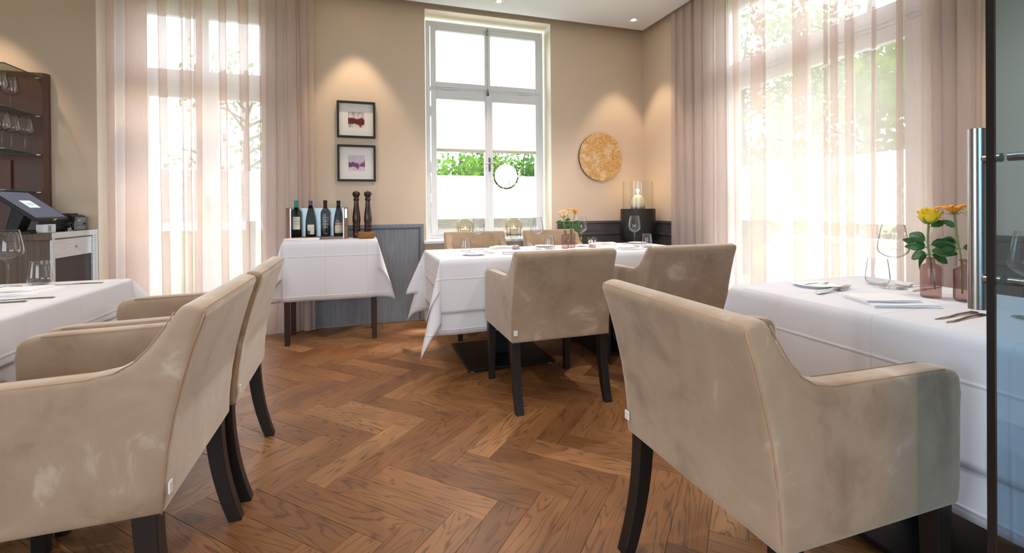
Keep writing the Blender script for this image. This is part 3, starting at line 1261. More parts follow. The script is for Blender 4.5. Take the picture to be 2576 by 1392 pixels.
ped_table('long dining table under white cloths below the back window', .45, 2.35, 2.815, 3.535, TZ, [(.932, 3.160), (1.866, 3.160)])
cloth('underlay_tablecloth', 'long white under-cloth hanging low on the middle table by the window', .452, 2.348, 2.818, 3.532, TZ-.003, (.465, .40, .465, .38), (.3, .3, .30, .30), 4, .004, group='white under-cloths')
cloth('tablecloth', 'white top cloth laid over the middle table by the window', .446, 2.354, 2.811, 3.539, TZ, (.335, .30, .335, .20), (.3, .4, .48, .32), 4, .004, group='white top cloths')
ped_table('dining table under white cloths at the left, behind the two near chairs', -1.79, -1.045, .72, 2.625, TZ, [(-1.42, 1.2), (-1.42, 2.13)])
cloth('underlay_tablecloth', 'white under-cloth of the left table', -1.787, -1.048, .723, 2.622, TZ-.003, .45, radians(20), 6, .003, group='white under-cloths')
cloth('tablecloth', 'white top cloth of the left table, with a short overhang', -1.794, -1.041, .716, 2.629, TZ, .155, radians(38), 6, .003, group='white top cloths')
ped_table('dining table under white cloths at the right, beside the glass door', 1.415, 2.145, .575, 1.495, TZ, [(1.78, 1.035)])
cloth('underlay_tablecloth', 'white under-cloth of the right table by the glass door', 1.418, 2.142, .578, 1.492, TZ-.003, .46, (.05, .2, .2, .05), 8, .004, group='white under-cloths')
cloth('tablecloth', 'white top cloth of the right table by the glass door', 1.411, 2.149, .571, 1.499, TZ, .335, (.07, .25, .25, .07), 8, .004, group='white top cloths')

# side table against the panel
SZ = .803
t = thing('serving_table', 'small serving table on square dark legs against the blue-grey panel', 'side table', (-.236, 4.075, 0))
m = MB()
m.box((-.345, -.185, SZ-.035), (.345, .185, SZ-.006))
m.build('table_top', M_wenge, t, bevel=.003)
for sx in (-1, 1):
    for sy in (-1, 1):
        m = MB()
        m.box((sx*.322-.019, sy*.163-.019, 0), (sx*.322+.019, sy*.163+.019, SZ-.035))
        m.build('leg', M_wenge, t, bevel=.002)
cloth('tablecloth', 'white cloth draped over the small serving table', -.588, .116, 3.880, 4.270, SZ, (.468, .235, .20, .30), (.36, .06, .06, .34), 9, .008, group='white top cloths')

# ------------------------------------------------------------------ slip-covered armchairs
def chair_cover():
    W = .566
    side = [(0, .356), (-.003, .42), (-.011, .50), (-.024, .58), (-.043, .66), (-.065, .74), (-.089, .812), (-.084, .830),
            (-.040, .836), (-.030, .826), (-.006, .786), (.020, .748), (.052, .715), (.090, .695), (.14, .687),
            (.30, .683), (.487, .680), (.527, .673), (.548, .653), (.553, .62), (.550, .50), (.543, .356)]
    back = [(0, .356), (-.003, .42), (-.011, .50), (-.024, .58), (-.043, .66), (-.065, .74), (-.089, .812), (-.084, .830),
            (-.040, .836), (-.030, .826), (.010, .72), (.045, .60), (.075, .50), (.09, .356)]
    m = MB()
    th = .060
    m.prism(side, -W/2, -W/2+th)
    m.prism(side, W/2-th, W/2)
    m.prism(back, -W/2+.002, W/2-.002)
    m.box((-W/2+.01, .03, .356), (W/2-.01, .543, .45))
    m.build('cover_tmp', None)
    o = bpy.data.objects['cover_tmp']
    r = o.modifiers.new('r', 'REMESH')
    r.mode = 'VOXEL'
    r.voxel_size = .0085
    s = o.modifiers.new('s', 'SMOOTH')
    s.factor = .5
    s.iterations = 9
    dg = bpy.context.evaluated_depsgraph_get()
    me = bpy.data.meshes.new_from_object(o.evaluated_get(dg))
    bpy.data.objects.remove(o)
    vs_ = [v.co.copy() for v in me.vertices]
    nr = [v.normal.copy() for v in me.vertices]
    groups = {'backrest': [], 'armrest_l': [], 'armrest_r': [], 'seat': []}
    for p in me.polygons:
        c, n = p.center, p.normal
        zf = -.030+(.836-c.z)*.28     # front plane of the back
        if abs(n.x) > .72 and abs(c.x) > W/2-.02:
            k = 'armrest_l' if c.x < 0 else 'armrest_r'
        elif c.y < zf+.012 or (c.z > .70 and c.y < .03 and abs(c.x) < W/2-.02):
            k = 'backrest'
        elif abs(c.x) > W/2-th-.004 and c.z > .40 or (abs(c.x) > W/2-th and c.y > .5):
            k = 'armrest_l' if c.x < 0 else 'armrest_r'
        else:
            k = 'seat'
        groups[k].append(tuple(p.vertices))
    out = {}
    for k, fs_ in groups.items():
        ids = sorted({i for f in fs_ for i in f})
        mp = {i: j for j, i in enumerate(ids)}
        nm = bpy.data.meshes.new(k)
        nm.from_pydata([vs_[i]+Vector((0, -.28, 0)) for i in ids], [], [tuple(mp[i] for i in f) for f in fs_])
        nm.materials.append(M_velvet)
        nm.polygons.foreach_set('use_smooth', [True]*len(nm.polygons))
        nm.normals_split_custom_set_from_vertices([nr[i] for i in ids])
        out[k] = nm
    return out, side, back
CH, SIDE, BACK = chair_cover()
def make_chair(label):
    t = thing('upholstered_armchair', label, 'armchair', (0, 0, 0), 0, 'beige velvet armchairs')
    for k, nm in (('backrest', 'backrest'), ('armrest_l', 'armrest'), ('armrest_r', 'armrest'), ('seat', 'seat')):
        o = bpy.data.objects.new(nm, CH[k])
        link(o, t)
    # loose seat cushion
    rows = []
    for i in range(9):
        v = i/8
        row = []
        for k in range(9):
            u = k/8
            dome = (1-(2*u-1)**4)*(1-(2*v-1)**4)
            row.append((-.215+.43*u, -.24+.06+.44*v, .447+.045*dome**.6))
        rows.append(row)
    MB().grid(rows).build('seat_cushion', M_velvet, t, smooth=True, ang=180)
    # stitched seams: rear corners, top edges, outer arm edges and the hem
    W2 = .2815
    m = MB()
    def yz(pts, x):
        return [(x, y-.28, z) for y, z in pts]
    rear = SIDE[0:8]
    topf = SIDE[8:19]
    def off(pts, d):
        out = []
        for i, p in enumerate(pts):
            a = Vector(pts[min(i+1, len(pts)-1)])-Vector(pts[max(i-1, 0)])
            a.normalize()
            out.append((p[0]-a.y*d, p[1]+a.x*d))
        return out
    for s in (-1, 1):
        m.tube(yz([(y+.004, z) for y, z in rear[:7]], s*(W2-.004)), .0022, 6)
        m.tube(yz([(y+.004, z-.004) for y, z in SIDE[9:17]], s*(W2-.0025)), .0016, 6)
        m.tube(yz([(y-.002, z-.004) for y, z in SIDE[11:17]], s*(W2-.057)), .0014, 6)
    m.tube([(-W2+.012, -.28-.083, .822), (W2-.012, -.28-.083, .822)], .0022, 6)
    m.tube([(-W2+.008, -.279, .378), (W2-.008, -.279, .378)], .0014, 6)
    m.build('seam', M_seam, t, smooth=True, ang=180)
    # woven name tag at the left rear corner
    m = MB()
    m.box((-W2+.006, -.2915, .398), (-W2+.026, -.2885, .424))
    tg = m.build('tag', mat('tag_white', (236, 238, 240), .7), t)
    mm = MB()
    for ch, x, z in (('S', -.0045, .0035), ('C', .0045, .0035), ('H', 0, -.0065)):
        v, f = text_mesh(ch, .0085)
        mm.add([(-W2+.016+x+p[0], -.2919, .409+z+p[1]) for p in v], f)
    mm.build('tag_lettering', M_ink, tg)
    # legs: sabre legs behind, tapered straight legs in front
    for s in (-1, 1):
        rows = []
        for k in range(11):
            z = .37*(1-k/10)
            u = k/10
            yb_ = .014-.058*u**2.2       # rear edge sweeps back towards the floor
            d = .050-.010*u
            w_ = .046-.006*u
            x = s*(.283-.030)
            rows.append([(x-w_/2, yb_-.28, z), (x+w_/2, yb_-.28, z), (x+w_/2, yb_+d-.28, z), (x-w_/2, yb_+d-.28, z)])
        m = MB()
        m.grid(rows, wrap=True)
        n = len(m.v)
        m.f.append((n-4, n-3, n-2, n-1))
        m.build('leg', M_blackwood, t, smooth=True, ang=30, bevel=.002)
        m = MB()
        x = s*(.283-.030)
        yc = .500
        a, b = .023, .017
        m.add([(x-a, yc-a-.28, .37), (x+a, yc-a-.28, .37), (x+a, yc+a-.28, .37), (x-a, yc+a-.28, .37),
               (x-b, yc-b+.004-.28, 0), (x+b, yc-b+.004-.28, 0), (x+b, yc+b+.004-.28, 0), (x-b, yc+b+.004-.28, 0)],
              [(0, 1, 2, 3), (7, 6, 5, 4), (0, 4, 5, 1), (1, 5, 6, 2), (2, 6, 7, 3), (3, 7, 4, 0)])
        m.build('leg', M_blackwood, t, bevel=.002)
    return t
c1 = make_chair('beige velvet armchair seen from behind at the middle table, all four legs in view')
c1.location = (1.005, 2.240+.28, 0)
dup(c1, 'beige velvet armchair at the right end of the middle table, behind the large near armchair', (1.805, 2.240+.28, 0), radians(-1.5))
dup(c1, 'large near beige velvet armchair in the right foreground, facing the right table', (.785+.28, .98, 0), radians(-90))
dup(c1, 'nearest beige velvet armchair at the left, its side cut by the left edge', (-.443-.28, 1.537, 0), radians(90))
dup(c1, 'beige velvet armchair at the left, second from the front, beyond the nearest one', (-.440-.28, 2.145, 0), radians(91))
dup(c1, 'beige velvet armchair on the window side of the middle table, left of the other', (.985, 4.11-.28, 0), radians(180))
dup(c1, 'beige velvet armchair on the window side of the middle table, behind the flower vases', (1.745, 4.11-.28, 0), radians(180))

# ------------------------------------------------------------------ glassware
def wine_profile(s=1.0):
    return [(0, .0012), (.020, .0014), (.036, .0022), (.0415, .0030), (.0420, .0020), (.0415, .0005), (.010, .0003)], \
           [(.0325, .0034), (.012, .0075), (.0055, .016), (.0042, .035), (.0040, .070), (.0048, .098), (.0080, .110), (.016, .1185),
            (.033, .1275), (.0455, .1395), (.0492, .150), (.0486, .162), (.0450, .190), (.0390, .225), (.0355, .245),
            (.0347, .245), (.0382, .224), (.0440, .190), (.0477, .161), (.0480, .151), (.0445, .1415), (.032, .1300), (.015, .1215), (0, .1195)]
def make_wine(label, cat_group):
    t = thing('wine_glass', label, 'wine glass', (0, 0, 0), 0, cat_group)
    foot, bowl = wine_profile()
    MB().lathe(foot, 32).build('foot', M_glass, t, smooth=True, ang=180)
    MB().lathe(bowl[:8], 20).build('stem', M_glass, t, smooth=True, ang=180)
    MB().lathe(bowl[7:], 40).build('bowl', M_glass, t, smooth=True, ang=180)
    return t
GW = 'stemmed wine glasses'
WG = make_wine('tall clear wine glass on the right table, left of the rose vases', GW)
WG.location = (1.922, 1.218, TZ)
for x, y, lb in ((1.765, .765, 'wine glass on the right table seen through the tinted glass door'),
                 (-1.416, 2.49, 'tall clear wine glass on the left table'),
                 (.836, 3.40, 'leftmost wine glass on the middle table'),
                 (1.250, 3.24, 'second wine glass from the left on the middle table'),
                 (1.664, 3.33, 'wine glass on the middle table right behind the roses'),
                 (2.059, 3.18, 'rightmost wine glass on the middle table, before the black drum')):
    dup(WG, lb, (x, y, TZ), random.uniform(0, 6))
def make_tumbler(label):
    t = thing('tumbler_glass', label, 'water glass', (0, 0, 0), 0, 'stemless water glasses')
    MB().lathe([(0, .0008), (.024, .001), (.031, .004), (.0375, .012), (.0408, .022), (.0412, .030), (.0400, .045), (.0372, .070), (.0330, .1035), (.0325, .105),
                (.0318, .1035), (.0360, .070), (.0388, .045), (.0399, .030), (.0393, .022), (.0355, .0135), (.028, .0085), (0, .0075)], 40).build('glass_body', M_glass, t, smooth=True, ang=180)
    MB().lathe([(0, .0008), (.022, .001), (.026, .0035), (.020, .0070), (0, .0072)], 32).build('thick_base', M_glass, t, smooth=True, ang=180)
    return t
TG = make_tumbler('stemless water glass on the right table beside the wine glass')
TG.location = (1.962, 1.300, TZ)
for x, y, lb in ((1.805, .672, 'water glass on the right table seen through the tinted glass door'),
                 (-1.335, 2.535, 'stemless water glass on the left table'),
                 (.715, 3.30, 'leftmost water glass on the middle table'),
                 (1.340, 3.22, 'water glass on the middle table, left of the rose vases'),
                 (2.118, 3.10, 'rightmost water glass on the middle table')):
    dup(TG, lb, (x, y, TZ))

# cut crystal tea-light glasses
def make_crystal(label, lit):
    t = thing('tealight_glass', label, 'candle glass', (0, 0, 0), 0, 'cut crystal candle glasses')
    vs_, fs_ = [], []
    n, rows = 20, 7
    for i in range(rows):
        z = .004+.076*i/(rows-1)
        for k in range(n):
            a = 2*pi*(k+.5*(i % 2))/n
            r = (.030+.008*i/(rows-1))*(1.0 if (k % 2 == 0 or i > 4) else .90)
            vs_.append((r*cos(a), r*sin(a), z))
    for i in range(rows-1):
        for k in range(n):
            a, b = i*n+k, i*n+(k+1) % n
            c, d = (i+1)*n+k, (i+1)*n+(k+1) % n
            if i % 2:
                fs_ += [(a, b, d), (a, d, c)]
            else:
                fs_ += [(a, b, c), (b, d, c)]
    m = MB()
    m.add(vs_, fs_)
    m.build('crystal_body', M_crystal, t)
    MB().lathe([(0, .0005), (.030, .0005), (.031, .004), (.028, .010), (0, .011)], 20).build('crystal_base', M_crystal, t, smooth=True)
    MB().lathe([(0, .012), (.021, .012), (.022, .030), (.018, .032), (0, .031)], 20).build('tealight', M_wax, t, smooth=True)
    if lit:
        MB().lathe([(0, .034), (.0035, .038), (.0045, .044), (.003, .052), (0, .060)], 12).build('flame', M_flame, t, smooth=True, ang=180)
    return t
cg = make_crystal('unlit cut crystal tea-light glass on the left of the middle table', False)
cg.location = (1.106, 3.30, TZ)
cg = make_crystal('lit cut crystal tea-light glass right of the rose vases', True)
cg.location = (1.700, 3.215, TZ)
add_light('tealight_glow', 'POINT', (1.700, 3.215, TZ+.055), (0, 0, 0), .5, (1, .62, .28), shadow_soft_size=.01)

# ------------------------------------------------------------------ cutlery, plates, napkins
def knife_mesh():
    top = [(-.105, .0075), (-.10, .009), (-.02, .0065), (.0, .006), (.02, .0085), (.085, .009), (.105, .002)]
    bot = [(-.105, -.0075), (-.10, -.009), (-.02, -.0065), (.0, -.006), (.02, -.006), (.085, -.006), (.105, .000)]
    th = [.0035, .005, .005, .004, .0022, .0016, .0010]
    rows = []
    for (a, b, h) in zip(top, bot, th):
        rows.append([(a[0], b[1], .001), (b[0], b[1]*.8, h), (a[0], a[1]*.8, h), (a[0], a[1], .001), (a[0], 0, .0004)])
    m = MB()
    m.grid(rows, wrap=True)
    m.f.append((4, 3, 2, 1, 0))
    k = len(m.v)-5
    m.f.append((k, k+1, k+2, k+3, k+4))
    return m
KN = knife_mesh().mesh('table_knife')
KN.materials.append(M_silver)
KN.polygons.foreach_set('use_smooth', [True]*len(KN.polygons))
KN.set_sharp_from_angle(angle=radians(35))
def knife(label, x, y, z, rz, s=1.0):
    o = bpy.data.objects.new('table_knife', KN)
    link(o)
    o.location = (x, y, z)
    o.rotation_euler = (0, 0, rz)
    o.scale = (s, s, s)
    return tag(o, label, 'knife', 'table knives')
def make_fork(label):
    t = thing('table_fork', label, 'fork', (0, 0, 0), 0, 'table forks')
    prof = [(-.10, .0080, .004), (-.095, .0090, .005), (-.03, .0055, .006), (.01, .0035, .009), (.028, .0050, .0085), (.040, .0115, .0045), (.052, .0125, .0030)]
    rows = []
    for x, wd, z in prof:
        rows.append([(x, -wd, z), (x, 0, z-.0016), (x, wd, z), (x, wd*.7, z+.0016), (x, -wd*.7, z+.0016)])
    m = MB()
    m.grid(rows, wrap=True)
    m.f.append((4, 3, 2, 1, 0))
    m.build('handle', M_silver, t, smooth=True, ang=50)
    for k in range(4):
        y = -.0105+.007*k
        MB().tube([(.050, y, .0032), (.070, y, .0042), (.090, y*.92, .0085), (.100, y*.9, .0120)], [.0020, .0018, .0015, .0006], 6).build('tine', M_silver, t, smooth=True)
    return t
def place(o, x, y, z, rz):
    o.location = (x, y, z)
    o.rotation_euler = (0, 0, rz)
    return o
FK = make_fork('front fork beside the bread plate on the right table')
place(FK, 1.648, 1.247, TZ+.001, radians(10))
place(dup(FK, 'rear fork beside the bread plate on the right table', (0, 0, 0)), 1.685, 1.272, TZ+.001, radians(8))
place(dup(FK, 'front fork next to the side plate at the left of the middle table', (0, 0, 0)), .80, 3.10, TZ+.001, radians(5))
place(dup(FK, 'rear fork next to the side plate at the left of the middle table', (0, 0, 0)), .83, 3.16, TZ+.001, radians(2))
place(dup(FK, 'fork next to the far side plate at the right of the middle table', (0, 0, 0)), 2.17, 3.40, TZ+.001, radians(170))
place(dup(FK, 'fork behind the smooth rose vase on the right table', (0, 0, 0)), 2.06, 1.22, TZ+.001, radians(175))
knife('near knife of the pair in front of the ribbed vase', 1.605, .832, TZ, radians(186))
knife('far knife of the pair in front of the ribbed vase', 1.618, .862, TZ, radians(184))
knife('knife beyond the rose vases on the right table', 2.02, 1.165, TZ, radians(5))
knife('knife behind the water glass on the left table', -1.20, 2.505, TZ, radians(178))
knife('knife in front of the folded napkin on the left table', -1.19, 2.150, TZ, radians(176))
knife('short knife at the front edge of the left table setting', -1.24, 2.085, TZ, radians(180))
knife('knife at the right end of the middle table', 2.13, 3.04, TZ, radians(170))

def make_plate(label, r=.078):
    t = thing('side_plate', label, 'plate', (0, 0, 0), 0, 'white side plates')
    k = r/.078
    MB().lathe([(0, .002), (.040*k, .002), (.043*k, .0005), (.046*k, .0005), (.048*k, .004), (.060*k, .007), (.076*k, .0115), (.078*k, .0128), (.076*k, .0135),
                (.060*k, .0095), (.050*k, .0075), (0, .0070)], 48).build('plate_body', M_china, t, smooth=True, ang=50)
    return t
PL = make_plate('white side plate with a butter knife on the right table')
PL.location = (1.690, 1.355, TZ)
dup(PL, 'white side plate at the left end of the middle table', (.712, 3.03, TZ))
dup(PL, 'white side plate on the far side of the middle table, before the window chairs', (1.385, 3.43, TZ))
dup(PL, 'white side plate at the far right of the middle table', (2.235, 3.41, TZ))
knife('butter knife lying across the plate on the right table', 1.70, 1.350, TZ+.0135, radians(6), .72)
knife('butter knife lying across the left plate of the middle table', .73, 3.03, TZ+.0135, radians(-20), .72)

def make_napkin(label, lx=.20, ly=.16):
    """folded linen: a three-layer fold with a second, smaller fold on top"""
    t = thing('folded_napkin', label, 'napkin', (0, 0, 0), 0, 'folded white napkins')
    def fold(x0, x1, y0, y1, z0, h, nm):
        # closed rounded edge along y0, loose edges elsewhere
        m = MB()
        for i in range(3):
            za = z0+h*i/3
            ins = .004*i
            poly = [(y1-ins*.8, za+.0003), (y0+.004+ins*.3, za+.0003), (y0+.0012+ins*.3, za+h/6), (y0+.004+ins*.3, za+h/3-.0004), (y1-ins*.8, za+h/3-.0004)]
            rows = []
            nx = 10
            for k in range(nx+1):
                u = k/nx
                x = x0+ins*.4+(x1-x0-ins)*u
                sag = .0008*sin(u*7+i)
                rows.append([(x, p[0]+.002*sin(u*5+i*2), p[1]+(sag if p[1] > za+.001 else 0)) for p in poly])
            m.grid(rows, wrap=True)
            k = len(m.v)-5
            m.f.append((k, k+1, k+2, k+3, k+4))
            m.f.append((k-50+4, k-50+3, k-50+2, k-50+1, k-50))
        return m.build(nm, M_napkin, t, smooth=True, ang=35)
    fold(-lx/2, lx/2, -ly/2, ly/2, 0.0004, .011, 'lower_fold')
    fold(-lx/2-.004, lx/2-.035, -ly/2+.028, ly/2-.006, .0118, .008, 'upper_fold')
    return t
NP = make_napkin('folded white napkin on the right table, in front of the smooth vase')
place(NP, 1.632, 1.045, TZ, radians(-22))
place(dup(NP, 'folded white napkin on the left table, in front of the wine glass', (0, 0, 0)), -1.27, 2.31, TZ, radians(-6))
place(dup(NP, 'folded white napkin on the far edge of the table, left of the unlit candle glass', (0, 0, 0)), 1.03, 3.43, TZ, radians(160))
place(dup(NP, 'folded white napkin on the near side of the middle table, beside the unlit candle glass', (0, 0, 0)), 1.02, 3.02, TZ, radians(-12))
place(dup(NP, 'folded white napkin on the far side of the middle table, behind the lit candle glass', (0, 0, 0)), 1.91, 3.43, TZ, radians(165))
place(dup(NP, 'folded white napkin on the near right of the middle table, before the rightmost wine glass', (0, 0, 0)), 1.89, 3.00, TZ, radians(-10))

# ------------------------------------------------------------------ vases and roses
def make_vase(label, ribbed, mm, x, y):
    t = thing('bud_vase', label, 'vase', (x, y, TZ), 0, 'mauve glass bud vases')
    rf = (lambda a, r, z: 1+.065*cos(26*a) if (.006 < z < .108 and r > .02) else 1) if ribbed else None
    n = 156 if ribbed else 40
    MB().lathe([(0, .001), (.024, .001), (.0275, .004), (.0283, .010), (.0283, .104), (.0265, .111), (.019, .116), (.0125, .119), (.0115, .124), (.0115, .132)], n, rf=rf).build('vase_body', mm, t, smooth=True, ang=180)
    MB().lathe([(.0115, .132), (.0165, .1335), (.0175, .136), (.0165, .1385), (.0125, .139), (.0095, .136)], 32).build('vase_lip', mm, t, smooth=True, ang=180)
    return t
make_vase('smooth mauve glass vase with one yellow rose on the right table', False, M_mauve_deep, 1.859, 1.060)
make_vase('ribbed mauve glass vase with orange and cream roses on the right table', True, M_mauve_deep, 1.890, .980)
make_vase('small mauve vase with a peach rose on the middle table', False, M_mauve, 1.480, 3.235)
make_vase('small pale vase with yellow and orange roses on the middle table', True, M_mauve, 1.552, 3.275)

M_yellow = mat('petal_yellow', (250, 204, 20), .55, nz=(60, .15), Subsurface_Weight=.15)
M_orange = mat('petal_orange', (250, 152, 40), .55, nz=(60, .18), Subsurface_Weight=.15)
M_cream = mat('petal_cream', (250, 226, 170), .55, nz=(60, .12), Subsurface_Weight=.15)
M_peach = mat('petal_peach', (252, 208, 158), .55, nz=(60, .12), Subsurface_Weight=.15)
def frame_of(d):
    d = d.normalized()
    u = Vector((0, 0, 1)) if abs(d.z) < .95 else Vector((1, 0, 0))
    x = d.cross(u).normalized()
    return Matrix((x, x.cross(d)*-1, d)).transposed()
def petal(th, wd, R, H, openness, curl):
    """cupped petal about the flower axis (+z)"""
    rows = []
    for i in range(7):
        v = i/6
        tilt = openness*v
        rr = R*(.40+.60*sin(min(1, v*2.0)*pi/2))+H*v*sin(tilt)*.8
        z = H*v*cos(tilt)
        if v > .72:
            q = (v-.72)/.28
            rr += curl*q*q
            z -= curl*.55*q*q
        row = []
        for k in range(7):
            u = k/3-1
            w_ = wd*(sin(pi*(.12+.80*v))**.55)
            a = th+u*w_
            zz = z-.10*H*u*u*v-(.06*H*(abs(u)**3) if v > .8 else 0)
            row.append((rr*cos(a), rr*sin(a), zz))
        rows.append(row)
    return rows
def leafshape(L, wd, fold=.25, droop=.3):
    rows = []
    for i in range(9):
        v = i/8
        w_ = wd*sin(pi*min(1, (v*.94+.03)))**.8*(1-.25*v)
        z = -droop*L*v*v
        jag = .94+.06*(i % 2)
        rows.append([(L*v, w_*jag*s, z+fold*abs(s)*w_) for s in (-1, -.5, 0, .5, 1)])
    return rows
def rose(label, base, bend, length_pts, color, kind, size=1.0, leaves=(), seed=0):
    """base: point inside the vase; length_pts: stem points relative to base, the last is the flower"""
    rnd = random.Random(seed)
    t = thing('rose', label, 'rose', base, 0, 'cut roses')
    pts = [Vector(p) for p in length_pts]
    # smooth stem
    sm = []
    for i in range(len(pts)-1):
        p0, p1, p2, p3 = pts[max(i-1, 0)], pts[i], pts[i+1], pts[min(i+2, len(pts)-1)]
        for k in range(6):
            u = k/6
            sm.append(.5*((2*p1)+(p2-p0)*u+(2*p0-5*p1+4*p2-p3)*u*u+(3*p1-p0-3*p2+p3)*u**3))
    sm.append(pts[-1])
    st = MB().tube(sm, [.0024*size+.0006*i/len(sm) for i in range(len(sm))], 8).build('stem', M_stem, t, smooth=True, ang=180)
    d = (sm[-1]-sm[-3]).normalized()
    F = frame_of(d)
    top = sm[-1]
    def put(rows, nm, mm, par=t, sol=.0006):
        rr = [[tuple(top+F @ Vector(p)) for p in r] for r in rows]
        return MB().grid(rr).build(nm, mm, par, smooth=True, ang=180, solid=sol)
    if kind == 'closed':
        spec = [(3, .008, .046, 1.2, .0, .001), (4, .014, .046, .95, .0, .002), (5, .020, .044, .80, .0, .002), (5, .0250, .038, .72, .0, .005)]
    elif kind == 'cup':
        spec = [(3, .007, .026, 1.2, .05, .001), (4, .012, .030, .95, .2, .003), (5, .018, .033, .78, .45, .008)]
    else:
        spec = [(3, .006, .026, 1.1, .2, .002), (4, .011, .036, .80, .50, .005), (5, .015, .042, .68, .82, .009)]
    for li, (n, R, H, wd, op, cu) in enumerate(spec):
        for k in range(n):
            th = 2*pi*k/n+li*.7+rnd.uniform(-.15, .15)
            put(petal(th, wd, R*size, H*size*rnd.uniform(.94, 1.05), op+rnd.uniform(-.06, .06), cu*size), 'petal', color)
    # sepals
    for k in range(5):
        th = 2*pi*k/5+.3
        rows = []
        for i in range(6):
            v = i/5
            wd = .0055*(1-v)**.7*size
            r = (.006+.026*v*(1.0 if kind != 'closed' else .85))*size
            z = (-.004+.012*v+.010*v*v-(0.016*v*v if kind == 'open' else 0))*size
            rows.append([(r*cos(th)-s*wd*sin(th), r*sin(th)+s*wd*cos(th), z) for s in (-1, 0, 1)])
        put(rows, 'sepal', M_stem)
    for (frac, az, el, L) in leaves:
        i = int(frac*(len(sm)-1))
        p = sm[i]
        dirv = Vector((cos(az)*cos(el), sin(az)*cos(el), sin(el)))
        MB().tube([p, p+dirv*.012], .0011, 6).build('leaf_stalk', M_stem, st, smooth=True)
        x = dirv
        y = Vector((0, 0, 1)).cross(x)
        y = y.normalized() if y.length > .01 else Vector((0, 1, 0))
        z = x.cross(y)
        y = (y*.45+z*.9*rnd.choice((-1, 1))).normalized()
        z = x.cross(y)
        o_ = p+dirv*.010
        rows = [[tuple(o_+x*q[0]+y*q[1]+z*q[2]) for q in r] for r in leafshape(L*1.2, L*.46)]
        MB().grid(rows).build('leaf', M_green, t, smooth=True, ang=180, solid=.0005)
    return t
Z = TZ
# right table: camera looks along roughly (+x,+y); image-right is about (+.95,-.31)
Rv = Vector((.49, -.87, 0))        # image right for a thing seen at this bearing
def azr(deg):                      # azimuth: 0 = image right, 90 = away from the camera, 180 = image left
    a = radians(deg)
    d_ = Rv*cos(a)+Vector((.87, .49, 0))*sin(a)
    return atan2(d_.y, d_.x)
rose('single yellow rose in the smooth mauve vase on the right table', (1.859, 1.060, Z+.030), 0,
     [(.006, -.01, 0), (-.002, .0, .10), (-.004, .006, .16), (-.002, .004, .228)], M_yellow, 'closed', 1.15,
     [(.58, azr(170), .5, .050), (.62, azr(10), .25, .045), (.60, azr(200), .15, .042), (.50, azr(-15), .0, .050), (.47, azr(150), -.25, .048), (.46, azr(225), -.7, .052), (.46, azr(20), -.45, .045), (.72, azr(150), .5, .050), (.92, azr(15), .55, .034)], 1)
rose('open orange rose in the ribbed vase on the right table', (1.890, .980, Z+.025), 0,
     [(-.004, .006, 0), (-.006, .008, .11), (-.010, .016, .18), (-.014, .022, .266)], M_orange, 'open', 1.0,
     [(.50, azr(175), .35, .046), (.55, azr(200), -.1, .040), (.50, azr(10), .3, .036), (.62, azr(120), .2, .04), (.78, azr(170), .9, .030)], 2)
rose('cream rose half hidden by the steel door handle', (1.890, .980, Z+.025), 0,
     [(.004, -.006, 0), (.004, -.006, .11), (.006, -.008, .18), (.010, -.012, .258)], M_cream, 'cup', .95,
     [(.46, azr(10), .3, .05), (.50, azr(-30), .0, .048), (.42, azr(40), .2, .045), (.40, azr(-10), -.3, .042), (.55, azr(0), .5, .045)], 3)
# middle table
Rv = Vector((.93, -.37, 0))
def azm(deg):
    a = radians(deg)
    d_ = Rv*cos(a)+Vector((.37, .93, 0))*sin(a)
    return atan2(d_.y, d_.x)
rose('pale peach rose in the small mauve vase on the middle table', (1.480, 3.235, Z+.03), 0,
     [(.004, 0, 0), (0, 0, .10), (-.006, .002, .17), (-.008, .004, .212)], M_peach, 'closed', 1.30,
     [(.62, azm(170), .3, .045), (.58, azm(10), .2, .04), (.75, azm(20), .4, .035)], 4)
rose('yellow rose behind the peach rose on the middle table', (1.552, 3.275, Z+.03), 0,
     [(-.004, 0, 0), (-.006, 0, .10), (-.020, 0, .18), (-.030, .012, .242)], M_yellow, 'open', 1.0,
     [(.55, azm(160), .3, .05), (.5, azm(200), 0, .045)], 5)
rose('open orange rose above the pale vase on the middle table', (1.552, 3.275, Z+.03), 0,
     [(.004, 0, 0), (.004, 0, .10), (.018, 0, .18), (.030, -.004, .240)], M_orange, 'open', 1.05,
     [(.55, azm(10), .5, .055), (.5, azm(-20), -.6, .062), (.48, azm(180), .2, .05), (.52, azm(40), .1, .05), (.45, azm(0), -.2, .045)], 6)

# ------------------------------------------------------------------ serving table: crate with bottles, mills, basket, linen
t = thing('wine_crate', 'open wine display crate with steel back and wooden ends', 'wine rack', (-.350, 4.13, SZ), 0)
cw = .2325
for s in (-1, 1):
    m = MB()
    m.box((s*cw-(.028 if s > 0 else 0), -.062, .001), (s*cw+(.028 if s < 0 else 0), .065, .262))
    m.build('end_board', M_crate, t, bevel=.002)
    m = MB()
    a = s*(cw-.028)
    m.box((min(a, a-s*.009), -.064, .004), (max(a, a-s*.009), .060, .258))
    m.build('steel_upright', M_steel, t, bevel=.001)
m = MB()
m.box((-cw+.037, .052, .022), (cw-.037, .060, .258))
m.build('back_plate', mat('zinc_sheet', (168, 178, 186), .38, metal=.7, nz=(20, .1)), t)
m = MB()
m.box((-cw+.028, -.062, .001), (cw-.028, .060, .022))
m.build('base_board', mat('crate_base_grey', (120, 112, 106), .5), t, bevel=.002)
m = MB()
m.add([(-cw+.037, -.060, .022), (cw-.037, -.060, .022), (cw-.037, -.060, .256), (-cw+.037, -.060, .256)], [(0, 1, 2, 3)])
m.build('front_glass', thin_glass('acrylic_front', (.97, .98, .98), 1.2), t)
m = MB()
